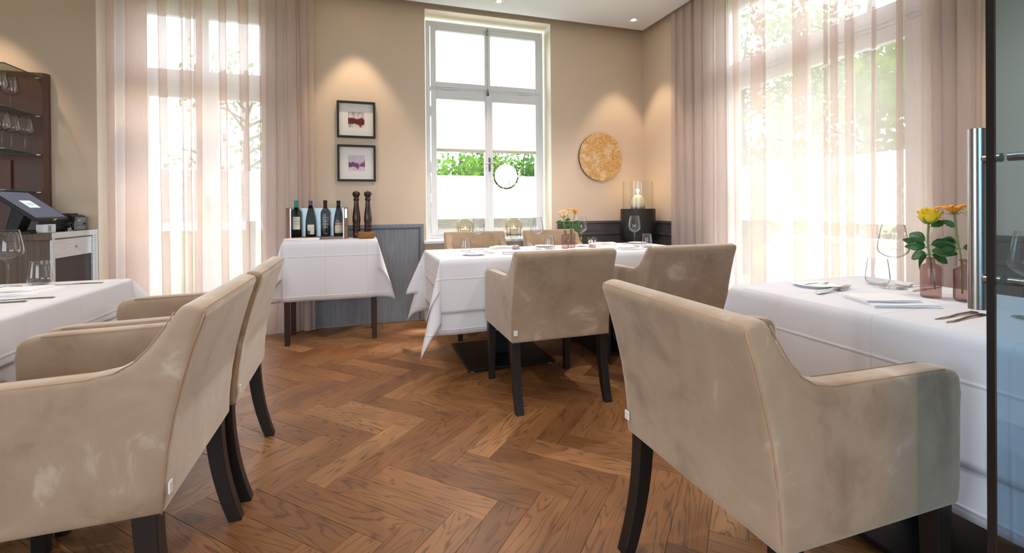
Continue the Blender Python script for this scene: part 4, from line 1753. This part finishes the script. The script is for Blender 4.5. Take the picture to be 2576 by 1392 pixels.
m.box((cw-.020, -.0640, .175), (cw-.004, -.0622, .250))
m.build('maker_plate', M_silver, t)

M_bottle_olive = thin_glass('olive_bottle_glass', (.16, .17, .09), 1.5, opacity=.85, film=(.012, .013, .006))
M_bottle_dark = mat('dark_bottle_glass', (20, 20, 22), .08)
def bottle(label, x, cap, kind, glass, labels):
    """labels: list of (z0, z1, half angle, material, [(text, size, z, material)])"""
    t = thing('wine_bottle', label, 'wine bottle', (x, 4.128, SZ+.0225), 0, 'wine bottles in the crate')
    if kind == 'bordeaux':
        pr = [(0, .002), (.034, .001), (.0368, .005), (.0372, .02), (.0372, .185), (.0355, .203), (.029, .219), (.019, .231), (.0150, .243), (.0143, .262)]
        R = .0374
    else:
        pr = [(0, .002), (.037, .001), (.0400, .006), (.0405, .02), (.0402, .105), (.0375, .140), (.031, .180), (.0225, .218), (.0165, .246), (.0146, .262)]
        R = .0408
    H = .262
    top = .300 if kind == 'bordeaux' else .297
    MB().lathe(pr, 36).build('bottle_body', glass, t, smooth=True, ang=60)
    MB().lathe([(.0142, H-.022), (.0152, H-.021), (.0150, top-.022), (.0152, top-.020), (.0158, top-.018), (.0158, top-.002), (.014, top), (0, top)], 28).build('capsule', cap, t, smooth=True, ang=40)
    ac = atan2(-4.128, -x)          # label faces the room
    ac = -pi/2+.12
    for z0, z1, ha, mm, texts in labels:
        lb = None
        if mm is not None:
            rows = [[((R)*cos(ac-ha+2*ha*k/16), R*sin(ac-ha+2*ha*k/16), z) for k in range(17)] for z in (z0, z1)]
            lb = MB().grid(rows).build('label', mm, t, smooth=True, ang=180)
        for txt, size, zc, tm in texts:
            v, f = text_mesh(txt, size)
            q = MB()
            q.add([((R+.0005)*cos(ac+p[0]/R), (R+.0005)*sin(ac+p[0]/R), zc+p[1]) for p in v], f)
            q.build('lettering', tm, lb or t)
    return t
M_teal = mat('capsule_teal', (22, 140, 136), .35)
M_violet = mat('capsule_violet', (92, 78, 132), .4)
M_maroon = mat('label_maroon', (132, 28, 40), .7)
M_cream_l = mat('label_cream', (214, 198, 172), .8)
M_purple = mat('label_purple', (82, 58, 96), .8)
M_chalk = mat('chalk_writing', (216, 214, 208), .8)
bottle('wine bottle with teal capsule and white label, far left in the crate', -.514, M_teal, 'bordeaux', M_bottle_olive,
       [(.063, .165, .80, M_paper, [('CH.au', .014, .142, M_ink), ('GRAND', .015, .123, M_ink), ('VILLAGE', .0135, .104, M_ink), ('2015', .006, .093, M_ink)])])
bottle('wine bottle with violet capsule and low square label, second in the crate', -.406, M_violet, 'burgundy', M_bottle_olive,
       [(.020, .100, .66, M_paper, [('BOURGOGNE', .0062, .070, M_ink), ('CHARDONNAY', .0062, .062, M_ink), ('Sylvain', .008, .042, M_ink), ('LOICHET', .009, .028, M_ink)]),
        (.0205, .052, .0, None, [])])
bottle('dark wine bottle with chalk handwriting instead of a label', -.293, M_black, 'bordeaux', M_bottle_dark,
       [(0, 0, 0, None, [('Quinta do', .012, .155, M_chalk), ('but wonderful in', .0085, .140, M_chalk), ('Quinta', .012, .122, M_chalk), ('Comunity', .012, .100, M_chalk), ('de', .008, .088, M_chalk), ('Spirit', .013, .073, M_chalk), ('ALENTEJO', .006, .024, M_chalk)])])
bottle('wine bottle with maroon band and cream label, far right in the crate', -.190, M_black, 'burgundy', M_bottle_dark,
       [(.092, .117, .92, M_maroon, [('NERVI', .021, .0965, M_paper)]), (.028, .092, .92, M_cream_l, [('GATTINARA', .0095, .074, M_ink), ('2017', .009, .060, M_ink), ('CONTERNO', .008, .036, M_ink)])])
# purple block on the second label
_b = [o for o in bpy.data.objects if o.name.startswith('wine_bottle') and 'violet' in o.get('label', '')][0]
R_, ac_ = .0411, -pi/2+.12
rows = [[(R_*cos(ac_-.66+.50*k/6), R_*sin(ac_-.66+.50*k/6), z) for k in range(7)] for z in (.0202, .052)]
MB().grid(rows).build('label_block', M_purple, _b, smooth=True, ang=180)

def mill(label, x, y):
    t = thing('pepper_mill', label, 'pepper mill', (x, y, SZ), 0, 'tall wooden pepper mills')
    MB().lathe([(0, .001), (.0285, .001), (.030, .004), (.030, .055), (.0275, .060), (.0295, .064), (.0325, .074), (.0325, .082), (.0275, .088), (.0265, .092), (.031, .098),
                (.0325, .107), (.029, .115), (.0285, .120), (.0330, .145), (.0325, .175), (.0285, .215), (.0225, .260), (.0195, .295), (.0188, .318)], 32).build('mill_body', M_wenge_gloss, t, smooth=True, ang=60)
    MB().lathe([(.0188, .318), (.0235, .322), (.0255, .329), (.0225, .336), (.0195, .340), (.0205, .345), (.0205, .350), (.026, .358), (.0315, .370), (.0322, .379), (.029, .389), (.019, .397), (0, .400)], 32).build('mill_head', M_wenge_gloss, t, smooth=True, ang=60)
    MB().lathe([(0, .400), (.004, .400), (.003, .405), (.007, .409), (.007, .412), (0, .413)], 16).build('knob', M_steel, t, smooth=True)
    return t
M_wenge_gloss = mat('polished_wenge', (58, 30, 26), .22)
mill('tall dark pepper mill on the serving table, next to the crate', -.048, 4.140)
mill('tall dark pepper mill on the serving table, right one behind the basket', .046, 4.140)
# woven basket with folded linen inside
t = thing('bread_basket', 'small woven basket on the serving table in front of the mills', 'basket', (.030, 4.015, SZ))
M_wicker = mat('wicker', (150, 104, 62), .7, nz=(90, .35))
for i in range(9):
    pts = []
    z = .004+.0058*i
    rr = .050+.012*sin(min(1, i/6)*pi/2)-.004*max(0, i-5)
    if i == 8:
        rr += .002
    for k in range(49):
        a = 2*pi*k/48
        w_ = .0016*cos(24*a+pi*i)
        pts.append(((rr+w_)*1.12*cos(a), (rr+w_)*.82*sin(a), z+(.006*abs(cos(a))**3 if i > 5 else 0)))
    MB().tube(pts, .0036, 6, cap=False).build('coil', M_wicker, t, smooth=True, ang=180)
MB().lathe([(0, .002), (.055, .002), (.055, .005), (0, .006)], 24).build('basket_base', M_wicker, t)
MB().lathe([(0, .030), (.030, .036), (.040, .030)], 16).build('linen_inside', M_napkin, t, smooth=True)
# stack of folded linen at the front left
t = thing('linen_stack', 'stack of folded white linen at the front left of the serving table', 'linen', (-.455, 3.965, SZ))
for i in range(4):
    m = MB()
    z = .001+.0045*i
    rows = []
    for k in range(11):
        u = k/10
        x = -.125+.25*u
        e = .002*sin(u*6+i)
        rows.append([(x, -.062+.003*i+e, z), (x, -.066+.003*i+e, z+.002), (x, -.062+.003*i+e, z+.0042), (x, .062+e, z+.0042), (x, .062+e, z)])
    m.grid(rows, wrap=True)
    n = len(m.v)
    m.f.append((0, 1, 2, 3, 4))
    m.f.append((n-1, n-2, n-3, n-4, n-5))
    m.build('folded_cloth', M_napkin, t, smooth=True, ang=35)

# ------------------------------------------------------------------ framed pictures and gold disc
def art(name, seed, base, dark, mid, red):
    t = NT(name)
    tc = t.n('ShaderNodeTexCoord')
    mp = t.n('ShaderNodeMapping')
    mp.inputs['Location'].default_value = (seed, seed*1.7, 0)
    t.l(tc.outputs['Object'], mp.inputs[0])
    sp = t.n('ShaderNodeSeparateXYZ')
    t.l(tc.outputs['Object'], sp.inputs[0])
    # blob: noise plus falloff around the lower middle
    n1 = t.n('ShaderNodeTexNoise')
    n1.inputs['Scale'].default_value = 17
    n1.inputs['Detail'].default_value = 4
    t.l(mp.outputs[0], n1.inputs['Vector'])
    # drips: noise stretched upright
    m2 = t.n('ShaderNodeMapping')
    m2.inputs['Scale'].default_value = (140, 1, 9)
    m2.inputs['Location'].default_value = (seed*3, 0, seed)
    t.l(tc.outputs['Object'], m2.inputs[0])
    n2 = t.n('ShaderNodeTexNoise')
    n2.inputs['Scale'].default_value = 1
    n2.inputs['Detail'].default_value = 3
    t.l(m2.outputs[0], n2.inputs['Vector'])
    za = t.n('ShaderNodeMath', operation='MULTIPLY_ADD')
    za.inputs[1].default_value = 1
    za.inputs[2].default_value = .014
    t.l(sp.outputs[2], za.inputs[0])
    ab = t.n('ShaderNodeMath', operation='ABSOLUTE')
    t.l(za.outputs[0], ab.inputs[0])
    f1 = t.n('ShaderNodeMath', operation='MULTIPLY_ADD')
    f1.inputs[1].default_value = -9
    f1.inputs[2].default_value = .20
    t.l(ab.outputs[0], f1.inputs[0])
    s1 = t.n('ShaderNodeMath', operation='ADD')
    t.l(n1.outputs['Fac'], s1.inputs[0])
    t.l(f1.outputs[0], s1.inputs[1])
    r1 = t.ramp(s1.outputs[0], [(.44, base), (.50, mid), (.55, dark), (.70, dark)])
    r2 = t.ramp(n2.outputs['Fac'], [(.56, (0, 0, 0)), (.64, (1, 1, 1))])
    f2 = t.n('ShaderNodeMath', operation='MULTIPLY')
    f2.inputs[1].default_value = .75
    t.l(r2.outputs[0], f2.inputs[0])
    mx = t.n('ShaderNodeMixRGB')
    t.l(f2.outputs[0], mx.inputs[0])
    t.l(r1.outputs[0], mx.inputs[1])
    mx.inputs[2].default_value = (*red, 1)
    t.l(mx.outputs[0], t.b.inputs['Base Color'])
    t.set(Roughness=.6)
    return t.m
def picture(label, zc, am):
    t = thing('framed_picture', label, 'picture', (-.044, 4.376, zc), 0, 'black framed pictures')
    h = .163
    fw = .018
    for nm, a, b in (('frame_rail', (-h, -.030, h-fw), (h, 0, h)), ('frame_rail', (-h, -.030, -h), (h, 0, -h+fw)),
                     ('frame_stile', (-h, -.030, -h+fw), (-h+fw, 0, h-fw)), ('frame_stile', (h-fw, -.030, -h+fw), (h, 0, h-fw))):
        MB().box(a, b).build(nm, M_black, t, bevel=.0015)
    c = .070
    i_ = h-fw
    m = MB()
    for a, b in (((-i_, -.008, c), (i_, -.005, i_)), ((-i_, -.008, -i_), (i_, -.005, -c)), ((-i_, -.008, -c), (-c, -.005, c)), ((c, -.008, -c), (i_, -.005, c))):
        m.box(a, b)
    m.build('mount', mat('mount_white', (238, 236, 234), .8), t)
    m = MB()
    m.add([(-c-.003, -.0045, -c-.003), (c+.003, -.0045, -c-.003), (c+.003, -.0045, c+.003), (-c-.003, -.0045, c+.003)], [(0, 1, 2, 3)])
    m.build('print', am, t)
    return t
picture('upper black-framed picture, dark red wine splashes in a white mount', 1.852, art('wine_splash_print', 3.1, lin((226, 214, 214)), lin((92, 26, 34)), lin((150, 60, 66)), lin((120, 40, 50))))
picture('lower black-framed picture, violet and pink washes in a white mount', 1.462, art('violet_wash_print', 8.6, lin((214, 208, 222)), lin((98, 70, 104)), lin((170, 92, 134)), lin((182, 120, 156))))

t = NT('gold_leaf')
tc = t.n('ShaderNodeTexCoord')
n1 = t.n('ShaderNodeTexNoise')
n1.inputs['Scale'].default_value = 38
n1.inputs['Detail'].default_value = 6
n1.inputs['Roughness'].default_value = .7
t.l(tc.outputs['Object'], n1.inputs['Vector'])
r1 = t.ramp(n1.outputs['Fac'], [(.30, lin((164, 118, 66))), (.5, lin((214, 170, 108))), (.72, lin((236, 202, 144)))])
mp = t.n('ShaderNodeMapping')
mp.inputs['Scale'].default_value = (9, 9, 4)
mp.inputs['Location'].default_value = (1.3, 0, 2.2)
t.l(tc.outputs['Object'], mp.inputs[0])
n2 = t.n('ShaderNodeTexNoise')
n2.inputs['Scale'].default_value = 1.0
n2.inputs['Detail'].default_value = 6
n2.inputs['Roughness'].default_value = .65
t.l(mp.outputs[0], n2.inputs['Vector'])
r2 = t.ramp(n2.outputs['Fac'], [(.50, (0, 0, 0)), (.60, (1, 1, 1))])
mx = t.n('ShaderNodeMixRGB')
t.l(r2.outputs[0], mx.inputs[0])
t.l(r1.outputs[0], mx.inputs[1])
mx.inputs[2].default_value = (*lin((228, 204, 172)), 1)
t.l(mx.outputs[0], t.b.inputs['Base Color'])
t.set(Roughness=.5, Metallic=.05)
bp = t.n('ShaderNodeBump')
bp.inputs['Strength'].default_value = .6
bp.inputs['Distance'].default_value = .004
t.l(n1.outputs['Fac'], bp.inputs['Height'])
t.l(bp.outputs[0], t.b.inputs['Normal'])
M_gold = t.m
t = thing('gold_disc', 'round gold-leaf wall disc with crackled surface on the back wall', 'wall art', (2.414, 4.378, 1.580), 0)
o = MB().lathe([(0, .024), (.235, .024), (.2525, .022)], 72).build('disc_face', M_gold, t, smooth=True)
o.rotation_euler = (radians(90), 0, 0)
o = MB().lathe([(.2525, .022), (.254, .018), (.254, .001), (.20, .001)], 72).build('disc_edge', mat('disc_edge_brown', (120, 78, 42), .6), t, smooth=True)
o.rotation_euler = (radians(90), 0, 0)

# ------------------------------------------------------------------ big black candle drum in the corner
t = thing('candle_lantern', 'large black drum lantern with glass cylinder and egg-shaped candle, in the corner', 'lantern', (2.705, 4.115, 0), 0)
MB().lathe([(0, .0), (.14, .0), (.14, .012), (.03, .018), (.03, .700), (.10, .708), (0, .708)], 40).build('stand', M_blackmetal, t, smooth=True)
MB().lathe([(0, .708), (.170, .708), (.1745, .713), (.1745, 1.024), (.172, 1.028), (0, 1.028)], 64).build('drum', mat('satin_black', (24, 23, 24), .5), t, smooth=True)
MB().lathe([(.150, 1.029), (.152, 1.030), (.152, 1.308), (.150, 1.310), (.148, 1.308), (.148, 1.032)], 64).build('glass_cylinder', M_pane, t, smooth=True)
eg = MB().lathe([(0, 1.029), (.070, 1.029), (.0765, 1.060), (.074, 1.095), (.063, 1.130), (.042, 1.158), (.020, 1.171), (.008, 1.172), (0, 1.171)], 40).build('egg_candle', M_wax, t, smooth=True, ang=180)
MB().tube([(0, 0, 1.170), (0, 0, 1.180)], .0015, 6).build('wick', M_black, eg)
MB().lathe([(0, 1.180), (.006, 1.187), (.0085, 1.198), (.006, 1.214), (0, 1.236)], 14).build('flame', M_flame, eg, smooth=True, ang=180)
add_light('lantern_glow', 'POINT', (2.705, 4.115, 1.225), (0, 0, 0), .7, (1, .62, .28), shadow_soft_size=.02)

# ------------------------------------------------------------------ globe lanterns on the window sill
def globe(label, x):
    t = thing('globe_lantern', label, 'lantern', (x, 4.445, .745), 0, 'smoky globe lanterns on the sill')
    R, zc = .089, .118
    pr = []
    for i in range(21):
        a = -pi/2+.42+(pi-.42-.50)*i/20
        pr.append((R*cos(a), zc+R*sin(a)))
    gl = MB().lathe([(0, pr[0][1])]+pr+[(pr[-1][0]+.002, pr[-1][1]+.004)], 40).build('globe', M_smoke, t, smooth=True, ang=180)
    for k in range(4):
        a = pi/4+k*pi/2
        c_, s_ = cos(a), sin(a)
        MB().tube([(.074*c_, .074*s_, 0), (.082*c_, .082*s_, .118)], .0026, 8).build('stand_leg', M_blackmetal, t, smooth=True)
    pts = [(.0745*cos(2*pi*k/32), .0745*sin(2*pi*k/32), .030) for k in range(33)]
    MB().tube(pts, .0026, 6, cap=False).build('stand_ring', M_blackmetal, t, smooth=True, ang=180)
    cn = MB().lathe([(0, .036), (.029, .036), (.034, .040), (.036, .094), (.033, .096), (0, .092)], 28).build('candle', M_wax, t, smooth=True)
    MB().lathe([(0, .094), (.004, .099), (.005, .106), (.003, .116), (0, .124)], 12).build('flame', M_flame, cn, smooth=True, ang=180)
    add_light('globe_glow', 'POINT', (x, 4.445, .745+.118), (0, 0, 0), .35, (1, .62, .28), shadow_soft_size=.01)
    return t
globe('smoky glass globe lantern with lit candle on the sill, left sash', .962)
globe('smoky glass globe lantern with lit candle on the sill, right sash', 1.464)

# ------------------------------------------------------------------ cabinet, shelves and till at the left
CX = -1.950
t = thing('service_cabinet', 'brown oak service cabinet with whitewashed front frame at the left wall', 'cabinet', (CX, 4.10, 0), 0)
m = MB()
m.box((-1.6, -.262, 0), (-.012, .275, .862))
m.build('cabinet_body', M_cab_brown, t, bevel=.002)
m = MB()
m.box((-1.6, -.274, .862), (0, .277, .910))
m.build('worktop', M_cab_brown, t, bevel=.002)
def fb(y0, y1, z0, z1, x0=-.012, x1=.002, nm='front_frame', mm=M_cab_white, par=None, bev=.0015):
    m = MB()
    m.box((x0, y0, z0), (x1, y1, z1))
    return m.build(nm, mm, par or t, bevel=bev)
fb(-.274, .276, .872, .911, -.001, .004)
fb(-.272, -.243, 0, .871)
fb(.205, .238, 0, .871)
fb(.240, .276, 0, .909, -.02, .003)
fb(-.243, .205, 0, .07)
dr = fb(-.238, .200, .737, .868, -.012, -.002, 'drawer')
lk = MB().lathe([(0, .004), (.009, .004), (.010, .002), (.010, 0)], 18).build('lock', M_steel, dr, smooth=True)
lk.location = (-.001, .0, .80)
lk.rotation_euler = (0, radians(90), 0)
fb(-.243, .205, .07, .737, -.0125, -.010, 'dark_niche', mat('niche_brown', (50, 36, 36), .5))
# wall shelf unit: brown back panel with four glass shelves
t = thing('bar_shelf', 'dark brown wall panel with glass shelves above the till', 'shelf', (-2.228, 4.378, 0), 0)
m = MB()
m.prism([(0, 0), (0, -.030), (-.020, -.055), (-1.3, -.055), (-1.3, 0)], .913, 2.080, 'z')
m.build('back_panel', M_walnut, t)
for z in (2.038, 1.757, 1.475, 1.199):
    m = MB()
    m.box((-1.2, -.445, z-.004), (-.016, -.058, z+.004))
    sh = m.build('glass_shelf', M_shelfglass, t)
    m = MB()
    m.box((-.016, -.445, z-.004), (-.0145, -.058, z+.004))
    m.box((-1.2, -.447, z-.004), (-.016, -.4452, z+.004))
    m.build('polished_edge', M_shelfedge, sh)
    m = MB()
    m.box((-.045, -.085, z-.009), (-.02, -.056, z-.0045))
    m.build('shelf_bracket', M_steel, sh)
m = MB()
m.box((-.62, -.075, 1.204), (-.198, -.060, 1.43))
t2 = thing('menu_folder', 'brown leather menu folder leaning on the lowest glass shelf', 'folder', (-2.228, 4.378, 0))
m.build('cover', mat('leather_brown', (116, 80, 68), .5), t2, bevel=.003)
for x, y, z, lb in ((-2.365, 4.20, 1.761, 'wine glass on the upper glass shelf, farther one'),
                    (-2.335, 4.04, 1.761, 'wine glass on the upper glass shelf, nearer one'),
                    (-2.285, 4.20, 1.479, 'rightmost wine glass on the middle glass shelf'),
                    (-2.300, 4.092, 1.479, 'second wine glass from the right on the middle glass shelf'),
                    (-2.425, 4.13, 1.479, 'wine glass on the middle glass shelf, in the back'),
                    (-2.290, 3.985, 1.479, 'wine glass on the middle glass shelf, nearest the front edge')):
    dup(WG, lb, (x, y, z), 0)
# till with a tilted touch screen
t = thing('till_terminal', 'black till with tilted touch screen on the service cabinet', 'till', (-2.10, 3.98, .910), 0)
zb, zt = .085, .275
xb, xt = .105, -.130
nrm = Vector((zt-zb, 0, xb-xt)).normalized()
ax = Vector((xt-xb, 0, zt-zb))
L = ax.length
F = Matrix((ax.normalized(), Vector((0, 1, 0)), nrm)).transposed()
ctr = Vector(((xb+xt)/2, -.055, (zb+zt)/2))
m = MB()
m.obox(ctr, L, .345, .022, F)
scn = m.build('screen_housing', M_black, t, bevel=.004)
m = MB()
m.obox(ctr+nrm*.0115, L-.036, .315, .0012, F)
m.build('screen', emit('till_screen', (118, 118, 132), .55), scn)
m = MB()
m.obox(ctr+nrm*.0125+F @ Vector((.005, -.01, 0)), .075, .105, .0008, F)
dlg = m.build('dialog_box', emit('till_dialog', (222, 236, 226), .8), scn)
m = MB()
for k in range(2):
    m.obox(ctr+nrm*.0131+F @ Vector((.012-.016*k, -.01, 0)), .0035, .06, .0003, F)
m.build('dialog_text', emit('till_text', (120, 140, 130), .6), dlg)
m = MB()
m.obox(ctr+nrm*.004+F @ Vector((-L/2-.0015, .02, 0)), .002, .028, .014, F)
m.build('sticker', mat('sticker_yellow', (232, 196, 60), .6), scn)
m = MB()
m.box((-.14, -.20, .001), (.06, .10, .014))
m.build('stand_foot', M_black, t, bevel=.004)
m = MB()
m.prism([(-.125, .014), (-.06, .014), (.0, .165), (-.075, .215)], -.10, .0, 'y')
m.build('stand_neck', M_black, t, bevel=.006)
# small white box and a scanner under the screen
t = thing('paper_box', 'small white box under the till screen', 'box', (-2.015, 3.895, .911), 0)
MB().box((-.03, -.045, 0), (.03, .045, .055)).build('box_body', mat('carton_white', (220, 226, 230), .7), t, bevel=.002)
MB().box((.0302, -.035, .008), (.0308, -.005, .048)).build('box_print', mat('carton_print', (150, 156, 160), .8), t)
t = thing('ring_scanner', 'small round black scanner eye beside the receipt printer', 'scanner', (-2.0, 4.12, .911), 0)
MB().lathe([(0, 0), (.022, 0), (.022, .006), (.012, .010), (.010, .022)], 20).build('scanner_foot', M_steel, t, smooth=True)
o = MB().lathe([(.012, 0), (.019, 0), (.020, .004), (.020, .026), (.012, .028)], 24).build('scanner_eye', M_black, t, smooth=True)
o.location = (-.014, 0, .038)
o.rotation_euler = (0, radians(80), 0)
# receipt printer
t = thing('receipt_printer', 'grey-fronted receipt printer next to the till', 'printer', (-2.0, 4.245, .911), 0)
m = MB()
m.prism([(-.20, 0), (0, 0), (.0, .035), (.010, .095), (-.010, .112), (-.20, .128)], -.075, .075, 'y')
m.build('printer_body', M_black, t, bevel=.008)
M_prn = mat('printer_silver', (116, 122, 130), .35, metal=.3)
m = MB()
m.prism([(.001, .036), (.0135, .094), (.0115, .096), (-.001, .040)], -.072, .072, 'y')
m.build('front_cover', M_prn, t)
m = MB()
m.box((.0005, -.072, .002), (.004, .072, .034))
m.build('front_base', M_prn, t, bevel=.001)
m = MB()
m.box((.0115, -.050, .070), (.0150, -.020, .076))
m.build('badge', mat('badge_cream', (230, 220, 180), .5), t)
m = MB()
m.box((.006, .045, .042), (.012, .062, .054))
m.build('switch', M_black, t)
m = MB()
m.box((-.08, -.05, .113), (-.03, .05, .125))
m.build('paper_slot', M_black, t, bevel=.003)

# ------------------------------------------------------------------ outside: lawn, low wall, trees
m = MB()
m.box((-30, -30, -1.0), (40, 40, -.55))
o = m.build('lawn', mat('lawn_green', (84, 100, 62), .9, nz=(1.5, .3), bump=(30, .5, .05)), None)
o['kind'] = 'structure'
m = MB()
m.box((3.3, -2, -.55), (5.1, 5.5, -.10))
m.box((-6, 4.72, -.55), (3.3, 6.5, -.10))
struct(m, 'terrace', mat('terrace_stone', (196, 194, 190), .9, nz=(4, .1)))
def low_wall(label, p0, p1):
    a, b = Vector(p0), Vector(p1)
    t = thing('terrace_wall', label, 'wall', (0, 0, 0))
    d = (b-a)
    n = Vector((-d.y, d.x, 0)).normalized()*.12
    m = MB()
    m.add([a-n+Vector((0, 0, -.1)), b-n+Vector((0, 0, -.1)), b+n+Vector((0, 0, -.1)), a+n+Vector((0, 0, -.1)), a-n+Vector((0, 0, .55)), b-n+Vector((0, 0, .55)), b+n+Vector((0, 0, .55)), a+n+Vector((0, 0, .55))],
          [(0, 3, 2, 1), (4, 5, 6, 7), (0, 1, 5, 4), (1, 2, 6, 5), (2, 3, 7, 6), (3, 0, 4, 7)])
    m.build('wall_body', mat('render_white', (222, 220, 214), .9), t)
    n *= 1.35
    m = MB()
    m.add([a-n+Vector((0, 0, .55)), b-n+Vector((0, 0, .55)), b+n+Vector((0, 0, .55)), a+n+Vector((0, 0, .55)), a-n+Vector((0, 0, .62)), b-n+Vector((0, 0, .62)), b+n+Vector((0, 0, .62)), a+n+Vector((0, 0, .62))],
          [(0, 3, 2, 1), (4, 5, 6, 7), (0, 1, 5, 4), (1, 2, 6, 5), (2, 3, 7, 6), (3, 0, 4, 7)])
    m.build('coping', mat('coping_stone', (236, 234, 228), .8), t)
low_wall('low white terrace wall outside the right garden window', (6.0, 2.6, 0), (6.0, 5.4, 0))
def leaf_mat(name, rgb):
    t = NT(name)
    t.t.nodes.remove(t.b)
    c = lin(rgb)
    d = t.n('ShaderNodeBsdfDiffuse')
    e = t.n('ShaderNodeBsdfTranslucent')
    d.inputs[0].default_value = (*c, 1)
    e.inputs[0].default_value = (c[0]*1.3, c[1]*1.25, c[2]*.7, 1)
    mx = t.n('ShaderNodeMixShader')
    mx.inputs[0].default_value = .45
    t.l(d.outputs[0], mx.inputs[1])
    t.l(e.outputs[0], mx.inputs[2])
    t.l(mx.outputs[0], t.out.inputs[0])
    return t.m
M_leafA = leaf_mat('spring_leaves', (84, 112, 58))
M_leafB = leaf_mat('dark_leaves', (56, 86, 48))
M_bark = mat('bark', (74, 64, 56), .9, nz=(8, .3))
def tree(label, x, y, h, seed, lm, n=1500, spread=1.7, low=.3):
    rnd = random.Random(seed)
    t = thing('garden_tree', label, 'tree', (x, y, -.55), 0, 'garden trees outside')
    MB().tube([(0, 0, 0), (.05, .02, h*.3), (-.06, .08, h*.6), (.02, 0, h*.92)], [.13, .10, .07, .02], 8).build('trunk', M_bark, t, smooth=True)
    tips = []
    for k in range(16):
        z0 = h*(low+.6*rnd.random())
        a = rnd.uniform(0, 2*pi)
        L = spread*(.45+.6*rnd.random())
        p1 = Vector((cos(a)*L*.5, sin(a)*L*.5, z0+L*.28))
        p2 = Vector((cos(a+.2)*L, sin(a+.2)*L, z0+L*rnd.uniform(.1, .6)))
        MB().tube([(0, 0, z0), p1, p2], [.04, .022, .008], 6).build('branch', M_bark, t, smooth=True)
        tips += [p1, p2, (p1+p2)/2]
    vs_, fs_ = [], []
    for i in range(n):
        c = rnd.choice(tips)+Vector((rnd.gauss(0, .30), rnd.gauss(0, .30), rnd.gauss(0, .26)))
        s = rnd.uniform(.045, .095)
        u = Vector((rnd.gauss(0, 1), rnd.gauss(0, 1), rnd.gauss(0, 1))).normalized()
        w_ = u.cross(Vector((rnd.gauss(0, 1), rnd.gauss(0, 1), rnd.gauss(0, 1)))).normalized()
        o_ = len(vs_)
        vs_ += [c-u*s, c+w_*s*.55, c+u*s, c-w_*s*.55]
        fs_.append((o_, o_+1, o_+2, o_+3))
    f = MB().add(vs_, fs_).build('foliage', lm, t)
    f['kind'] = 'stuff'
    return t
tree('light green tree outside the left half of the back window', 2.3, 11.2, 3.1, 1, M_leafA, 4200, 1.7, .12)
tree('dark leafy tree outside the right half of the back window', 4.1, 11.6, 3.2, 2, M_leafB, 4600, 1.8, .10)
tree('tall green tree outside the middle of the right garden window', 9.2, 6.2, 6.4, 3, M_leafA, 6500, 2.3, .12)
tree('dark tree outside the left part of the right garden window', 8.6, 8.6, 6.0, 4, M_leafB, 5500, 2.2, .1)
tree('bushy tree outside the right part of the right garden window', 7.6, 4.0, 5.0, 5, M_leafA, 5500, 2.0, .08)
tree('slender tree beyond the left French window', -2.6, 12.5, 5.0, 6, M_leafA, 1200, 1.6, .3)
